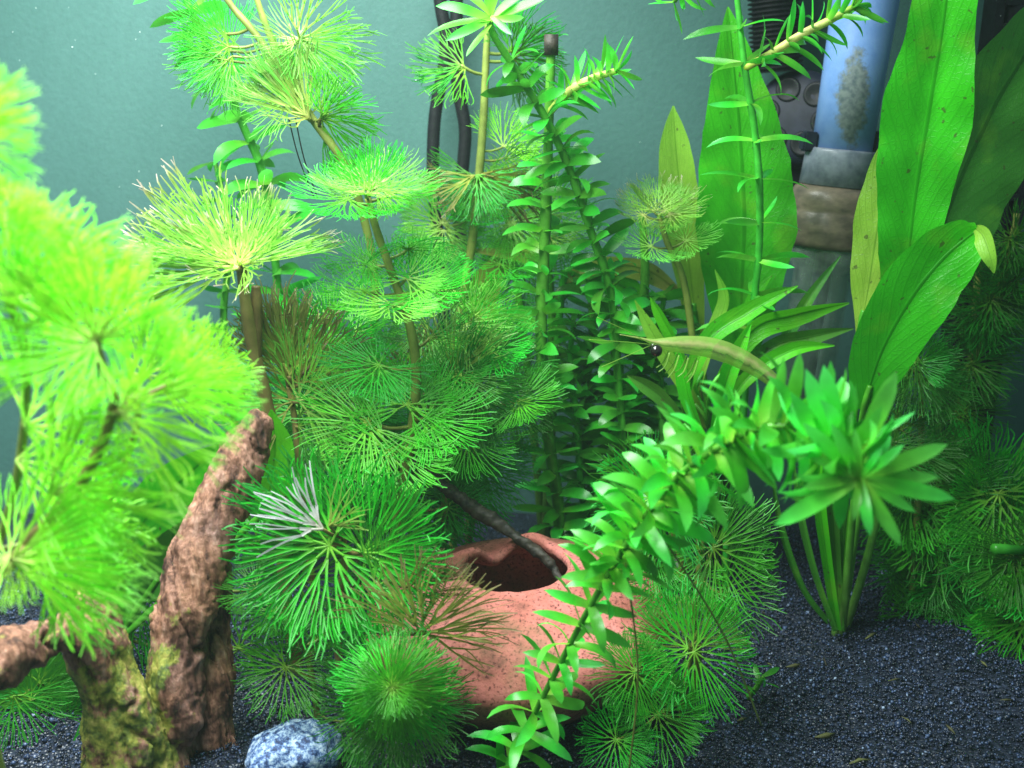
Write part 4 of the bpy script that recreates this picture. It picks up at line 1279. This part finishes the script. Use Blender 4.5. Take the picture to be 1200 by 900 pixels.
# --- right of the waterweed
c = cab('small yellow-green fanwort head in front of the pointed sword leaf', [[(772, 250, .425), (782, 285, .425), (800, 325, .425), (812, 400, .425), (822, 500, .43)]], 'stem_olive', 4)
c.whorl(770, 256, .425, 48, n=2, elev=16, lean=(0, -.6), var='wide', mat=['cab_yellow', 'cab_pale'], off=.3, az0=0)
c.whorl(770, 252, .424, 46, n=3, elev=40, lean=(0, -.35), var='half', mat='cab_yellow', off=.1)
c.whorl(783, 288, .425, 48, n=2, elev=6, lean=(0, -.5), var='wide', mat='cab_pale', off=.4, az0=10)

# --- dark bunch in front of the driftwood and pot
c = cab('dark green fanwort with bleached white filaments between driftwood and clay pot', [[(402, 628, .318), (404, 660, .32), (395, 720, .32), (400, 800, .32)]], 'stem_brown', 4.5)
for a in [(386, 640, .311, 192, 118, 12, 8, 'wide', 'cab_shaded'), (388, 634, .316, 135, 102, 5, 10, 'third', 'cab_dark'), (388, 636, .317, 170, 122, 8, 0, 'third', 'cab_dark'),
          (428, 648, .311, 40, 106, 12, -8, 'wide', 'cab_shaded'), (430, 650, .316, 8, 108, 8, 0, 'third', 'cab_dark'), (426, 646, .318, 85, 92, 5, 0, 'half', 'cab_dark'),
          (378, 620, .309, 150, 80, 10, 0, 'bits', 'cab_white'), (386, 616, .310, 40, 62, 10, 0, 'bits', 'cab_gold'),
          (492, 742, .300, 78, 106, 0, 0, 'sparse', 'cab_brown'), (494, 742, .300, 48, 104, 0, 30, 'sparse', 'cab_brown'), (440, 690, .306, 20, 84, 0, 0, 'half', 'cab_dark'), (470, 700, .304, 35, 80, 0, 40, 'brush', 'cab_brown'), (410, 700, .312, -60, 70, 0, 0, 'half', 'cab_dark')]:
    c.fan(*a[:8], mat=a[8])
c = cab('round pompom-shaped green fanwort head in front of the clay pot', [[(459, 806, .294), (462, 830, .302), (458, 880, .312), (455, 930, .318)]], 'stem_olive', 4)
for k, (R, Y, t) in enumerate(((80, .289, 4), (74, .287, 10), (56, .284, 16), (38, .282, 24))):
    for q in (0, 1, 2):
        c.fan(459, 805, Y, 40 * k + 120 * q, R, t, 0, 'umb' if k < 3 else 'half', 'cab_shaded' if k != 1 else 'cab_green')
for a in [(468, 828, .296, -90, 72, 10, 0, 'half'), (440, 830, .297, 230, 78, 5, 0, 'half'), (480, 830, .299, -50, 80, 5, 0, 'half'), (455, 850, .30, -80, 62, 0, 0, 'wide')]:
    c.fan(*a, mat='cab_dark')
c = cab('low small fanwort with drooping fans beside the speckled stone', [[(322, 712, .315), (350, 745, .315), (365, 790, .316), (372, 850, .317)], [(334, 780, .312), (352, 790, .314), (366, 800, .316)]], 'stem_olive', 3.5)
for a in [(322, 716, .312, 180, 55, 10, 50, 'half', 'cab_shaded'), (326, 716, .312, 0, 36, 10, 40, 'half', 'cab_shaded'), (322, 718, .310, -90, 30, 20, 0, 'half', 'cab_shaded'), (300, 690, .316, 170, 50, 0, 40, 'half', 'cab_dark'),
          (335, 782, .307, 245, 64, 15, 8, 'wide', 'cab_shaded'), (334, 780, .311, 110, 55, 10, 0, 'sparse', 'cab_dark'), (372, 752, .318, 70, 70, 0, 0, 'half', 'cab_dark'), (380, 745, .318, 30, 70, 0, 0, 'brush', 'cab_dark'), (400, 845, .31, -60, 50, 0, 0, 'sparse', 'cab_shaded'), (390, 870, .308, -100, 40, 0, 0, 'half', 'cab_shaded')]:
    c.fan(*a[:8], mat=a[8])
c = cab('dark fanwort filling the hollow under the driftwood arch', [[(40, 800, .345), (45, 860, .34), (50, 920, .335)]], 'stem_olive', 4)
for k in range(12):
    c.fan(rnd.uniform(-10, 85), rnd.uniform(800, 900), rnd.uniform(.318, .345), k * 47, rnd.uniform(55, 85), 0, rnd.uniform(-30, 30), 'half', mat='cab_dark')  # dark-coloured fans added to deepen the shade in the hollow
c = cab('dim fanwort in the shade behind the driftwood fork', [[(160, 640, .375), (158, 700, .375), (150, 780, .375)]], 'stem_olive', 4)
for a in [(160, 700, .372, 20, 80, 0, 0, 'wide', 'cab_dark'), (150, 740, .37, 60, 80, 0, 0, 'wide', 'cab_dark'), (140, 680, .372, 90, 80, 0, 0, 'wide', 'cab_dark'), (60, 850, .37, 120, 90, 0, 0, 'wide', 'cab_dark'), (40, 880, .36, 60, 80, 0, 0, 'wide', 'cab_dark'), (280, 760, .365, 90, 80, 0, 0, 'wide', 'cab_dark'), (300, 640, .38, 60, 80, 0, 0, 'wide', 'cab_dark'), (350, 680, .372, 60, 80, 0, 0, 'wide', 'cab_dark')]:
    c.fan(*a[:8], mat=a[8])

# --- right of the pot
c = cab('green fanwort with blue-tipped dome behind the arching waterweed', [[(770, 560, .345), (780, 600, .346), (800, 660, .348), (815, 740, .35)], [(835, 640, .345), (825, 680, .348), (812, 720, .35)]], 'stem_olive', 4)
for a in [(762, 584, .338, 140, 76, 8, 0, 'wide', 'cab_shaded'), (768, 580, .343, 80, 78, 5, 0, 'half', 'cab_shaded'), (775, 590, .342, 30, 74, 5, 0, 'half', 'cab_dark'), (765, 640, .34, 220, 64, 5, 0, 'half', 'cab_shaded'),
          (836, 642, .337, -45, 80, 10, 0, 'wide', 'cab_shaded'), (838, 640, .341, 60, 70, 5, 0, 'half', 'cab_dark'), (845, 695, .334, -25, 74, 10, 0, 'wide', 'cab_dark'), (795, 672, .337, 215, 66, 5, 0, 'wide', 'cab_shaded'), (800, 700, .335, 265, 56, 5, 0, 'half', 'cab_pale')]:
    c.fan(*a[:8], mat=a[8])
c = cab('low spreading fanwort on the gravel covering the right side of the clay pot', [[(812, 762, .318), (806, 790, .32), (800, 830, .324), (798, 860, .326)], [(742, 790, .312), (765, 810, .316), (795, 835, .323)], [(772, 836, .312), (785, 842, .318), (798, 850, .325)]], 'stem_olive', 3.5)
for a in [(814, 764, .311, -28, 76, 14, 8, 'wide', 'cab_shaded'), (806, 760, .315, 170, 80, 8, 20, 'half', 'cab_shaded'), (810, 758, .318, 95, 74, 5, 0, 'half', 'cab_gold'),
          (744, 789, .306, 190, 56, 10, 0, 'wide', 'cab_shaded'), (746, 786, .31, 70, 50, 5, 0, 'half', 'cab_pale'),
          (771, 838, .303, -70, 62, 14, 8, 'wide', 'cab_shaded'), (772, 836, .306, 60, 56, 8, 0, 'half', 'cab_shaded'),
          (722, 867, .299, 225, 52, 12, 0, 'wide', 'cab_shaded'), (724, 868, .301, 20, 46, 10, 0, 'half', 'cab_dark')]:
    c.fan(*a[:8], mat=a[8])

# --- far right thicket
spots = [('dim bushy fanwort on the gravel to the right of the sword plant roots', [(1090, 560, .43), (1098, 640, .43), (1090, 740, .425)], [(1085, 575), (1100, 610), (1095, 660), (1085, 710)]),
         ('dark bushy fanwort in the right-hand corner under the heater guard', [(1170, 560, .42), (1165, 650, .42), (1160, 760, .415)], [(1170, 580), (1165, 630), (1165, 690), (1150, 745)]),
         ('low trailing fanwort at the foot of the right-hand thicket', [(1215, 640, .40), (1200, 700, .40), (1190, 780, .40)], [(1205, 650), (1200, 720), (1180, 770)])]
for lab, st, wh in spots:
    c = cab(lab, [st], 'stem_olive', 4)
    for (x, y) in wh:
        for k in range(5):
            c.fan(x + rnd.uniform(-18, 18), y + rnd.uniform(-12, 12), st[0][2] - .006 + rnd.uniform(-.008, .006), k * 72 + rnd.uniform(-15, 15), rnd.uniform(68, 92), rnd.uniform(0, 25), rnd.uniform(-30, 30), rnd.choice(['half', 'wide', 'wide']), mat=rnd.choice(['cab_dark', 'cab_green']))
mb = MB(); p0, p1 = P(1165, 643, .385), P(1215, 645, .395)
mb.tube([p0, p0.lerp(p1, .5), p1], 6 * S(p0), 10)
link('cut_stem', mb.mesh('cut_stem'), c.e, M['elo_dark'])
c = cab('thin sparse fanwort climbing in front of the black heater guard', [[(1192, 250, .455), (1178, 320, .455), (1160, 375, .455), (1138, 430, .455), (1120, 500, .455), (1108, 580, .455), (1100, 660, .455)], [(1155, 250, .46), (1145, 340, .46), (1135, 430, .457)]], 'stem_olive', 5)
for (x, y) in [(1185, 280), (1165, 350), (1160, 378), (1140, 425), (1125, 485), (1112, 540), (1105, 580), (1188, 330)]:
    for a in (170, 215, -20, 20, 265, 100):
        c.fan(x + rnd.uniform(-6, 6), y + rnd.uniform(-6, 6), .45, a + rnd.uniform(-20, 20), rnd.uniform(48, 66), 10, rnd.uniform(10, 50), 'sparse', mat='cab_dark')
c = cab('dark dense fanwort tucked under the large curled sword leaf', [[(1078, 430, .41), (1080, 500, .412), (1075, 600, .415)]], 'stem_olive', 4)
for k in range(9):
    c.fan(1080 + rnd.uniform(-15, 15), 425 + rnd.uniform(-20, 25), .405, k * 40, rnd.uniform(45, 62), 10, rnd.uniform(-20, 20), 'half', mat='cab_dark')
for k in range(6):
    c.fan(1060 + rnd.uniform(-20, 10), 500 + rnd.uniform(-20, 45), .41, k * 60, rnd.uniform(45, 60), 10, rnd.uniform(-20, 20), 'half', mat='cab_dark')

# ================================================================== litter on the gravel
mb = MB()
for i in range(70):
    g = Vector((rr_.uniform(-.05, .25), rr_.uniform(.27, .47), 0))
    g.z = ground_z(g.x, g.y) + .0012
    a, l = rr_.uniform(0, 6.28), rr_.uniform(.001, .0045)
    d = Vector((math.cos(a), math.sin(a), rr_.uniform(-.1, .25))) * l
    mb.tube([g - d, g + Vector((rr_.uniform(-1, 1), rr_.uniform(-1, 1), .3)) * l * .2, g + d], [l * .05, l * rr_.uniform(.08, .3), l * .04], 4, 0, 1)
M['litter'] = plain_mat('plant_litter', (.03, .022, .012), (.10, .11, .03), 90, rough=.7, bump=.4)
tag(link('plant_litter', mb.mesh('plant_litter'), None, M['litter']), 'bits of dead plant scattered on the black gravel', 'litter', kind='stuff')

# ================================================================== SHRIMP
SY = .372
hp = P(775, 404, SY)
sh = thing('shrimp', hp, 'slender yellow-green shrimp with a round black eye resting among the narrow leaves', 'shrimp')
m, nt, out = newmat('shrimp_shell')
va = N(nt, 'ShaderNodeAttribute', attribute_name='luv')
sx = N(nt, 'ShaderNodeSeparateXYZ'); nt.links.new(va.outputs['Vector'], sx.inputs[0])
nz = N(nt, 'ShaderNodeTexNoise', i_Scale=400., i_Detail=4.)
gp = N(nt, 'ShaderNodeNewGeometry'); nt.links.new(gp.outputs['Position'], nz.inputs['Vector'])
ad = N(nt, 'ShaderNodeMath', operation='MULTIPLY_ADD', i_1=.3); nt.links.new(nz.outputs[0], ad.inputs[0]); nt.links.new(sx.outputs[0], ad.inputs[2])
cr = ramp(nt, ad.outputs[0], [(.0, (.22, .42, .06)), (.42, (.30, .46, .09)), (.56, (.09, .14, .04)), (.64, (.36, .46, .12)), (.82, (.66, .58, .26)), (1., (.28, .44, .09))])
bs = N(nt, 'ShaderNodeBsdfPrincipled', i_Roughness=.3)
nt.links.new(cr.outputs[0], bs.inputs['Base Color'])
tr = N(nt, 'ShaderNodeBsdfTranslucent'); nt.links.new(cr.outputs[0], tr.inputs[0])
mx = N(nt, 'ShaderNodeMixShader', i_0=.25); nt.links.new(bs.outputs[0], mx.inputs[1]); nt.links.new(tr.outputs[0], mx.inputs[2])
tp = N(nt, 'ShaderNodeBsdfTransparent'); tp.inputs[0].default_value = (.8, .95, .7, 1)
m2 = N(nt, 'ShaderNodeMixShader', i_0=.5); nt.links.new(mx.outputs[0], m2.inputs[1]); nt.links.new(tp.outputs[0], m2.inputs[2])
nt.links.new(m2.outputs[0], out.inputs[0])
M['shrimp'] = m
spx = [(726, 392, .6), (748, 396, 1.6), (764, 400, 4.), (780, 403, 10), (803, 404, 14), (830, 407, 16), (856, 415, 15.5), (880, 427, 14), (900, 441, 11.5), (915, 455, 9), (926, 468, 7), (934, 480, 5)]
pts = spline([P(a, b, SY) for a, b, _ in spx], 6)
rad = [.76 * v.x for v in spline([Vector((r * S(hp), 0, 0)) for _, _, r in spx], 6)]
mb, uv, nn = MB(), [], 20
for i, p in enumerate(pts):
    t = (pts[min(i + 1, len(pts) - 1)] - pts[max(i - 1, 0)]).normalized()
    up = (Vector((0, 0, 1)) - t * t.z).normalized()
    sd = t.cross(up)
    k = i / (len(pts) - 1)
    seg = 1. if k < .46 else 1 + .05 * ((k - .46) / .077 % 1.)      # overlapping abdomen rings
    for q in range(nn):
        a = 2 * math.pi * q / nn
        mb.v.append(p + (up * math.sin(a) + sd * math.cos(a) * .8) * rad[i] * seg)
        mb.a.append(k); uv.append((math.sin(a) * .5 + .5, k, 0))
for i in range(len(pts) - 1):
    for q in range(nn):
        a, b = i * nn + q, i * nn + (q + 1) % nn
        mb.f.append((a, b, b + nn, a + nn))
mb.f.append(tuple(range(nn))[::-1]); mb.f.append(tuple(len(pts) * nn - nn + q for q in range(nn)))
link('body', mb.mesh('body', uv=uv), sh, m)
M['eye'] = plain_mat('black_eye', (.004, .003, .004), (.012, .008, .008), 300, rough=.12, spec=.7, bump=0)
for dy in (-9, 9):
    bm = bmesh.new(); bmesh.ops.create_uvsphere(bm, u_segments=20, v_segments=14, radius=7.2 * S(hp))
    me = bpy.data.meshes.new('eye'); bm.to_mesh(me); bm.free()
    me.polygons.foreach_set('use_smooth', [True] * len(me.polygons))
    o = link('eye', me, sh, M['eye'])
    o.location = P(768, 409, SY) + Vector((0, dy * S(hp), 0)) - hp
for k in range(4):      # walking legs and swimmerets
    x = 784 + 11 * k
    for dy in (-6, 6):
        mb = MB()
        c0 = P(x, 412 + k * 3, SY) + Vector((0, dy * S(hp), 0))
        mb.tube(spline([c0, c0 + Vector((-5 * S(hp), dy * .6 * S(hp), -15 * S(hp))), c0 + Vector((-13 * S(hp), dy * .8 * S(hp), -22 * S(hp) - 4 * (k % 2) * S(hp)))], 5), [1.3 * S(hp)] * 6 + [.8 * S(hp)] * 4 + [.6 * S(hp)], 6)
        link('leg', mb.mesh('leg'), sh, m)
for b_ in ((700, 372), (690, 398), (705, 430)):
    mb = MB()
    mb.tube(spline([P(764, 404, SY), P(735, (404 + b_[1]) / 2, SY - .004), P(*b_, SY - .01)], 6), .5 * S(hp), 5)
    link('antenna', mb.mesh('antenna'), sh, m)
for a_ in (-25, -45, -65):
    c0 = P(932, 477, SY)
    place('tail_fin', BL['crown', 0], sh, c0, frame_quat(screen_dir(a_, 0), CAM - c0), (40 * S(hp) * 1.6, 40 * S(hp), 40 * S(hp)), m)

# ================================================================== drifting specks in the water
mb = MB()
rr = random.Random(11)
for i in range(60):
    px, py = rr.uniform(0, 1200), rr.uniform(0, 520)
    p = P(px, py, rr.uniform(.46, .53))
    r = rr.choice([.0002, .00025, .00035])
    b0 = len(mb.v)
    for d in ((1, 0, 0), (-1, 0, 0), (0, 1, 0), (0, -1, 0), (0, 0, 1), (0, 0, -1)):
        mb.v.append(p + Vector(d) * r * rr.uniform(.7, 1.3)); mb.a.append(0)
    for f in ((4, 0, 2), (4, 2, 1), (4, 1, 3), (4, 3, 0), (5, 2, 0), (5, 1, 2), (5, 3, 1), (5, 0, 3)):
        mb.f.append(tuple(b0 + k for k in f))
M['speck'] = plain_mat('pale_speck', (.4, .5, .48), (.5, .58, .55), 50, rough=.4, bump=0)
tag(link('floating_specks', mb.mesh('floating_specks'), None, M['speck']), 'tiny white specks drifting in the water before the back wall', 'specks', kind='stuff')

# ================================================================== cloudy tank water
m, nt, out = newmat('cloudy_water')
pv = N(nt, 'ShaderNodeVolumePrincipled')
pv.inputs['Color'].default_value = (.72, .97, .90, 1)
pv.inputs['Density'].default_value = .028
pv.inputs['Anisotropy'].default_value = .2
nt.links.new(pv.outputs[0], out.inputs['Volume'])
mb = MB()
mb.box(Vector((0, .22, .16)), 1.3, .76, .392)
tag(link('haze', mb.mesh('haze', smooth=False), None, m), 'slightly cloudy pale green tank water', 'water', kind='stuff')
scn.cycles.volume_bounces = 1
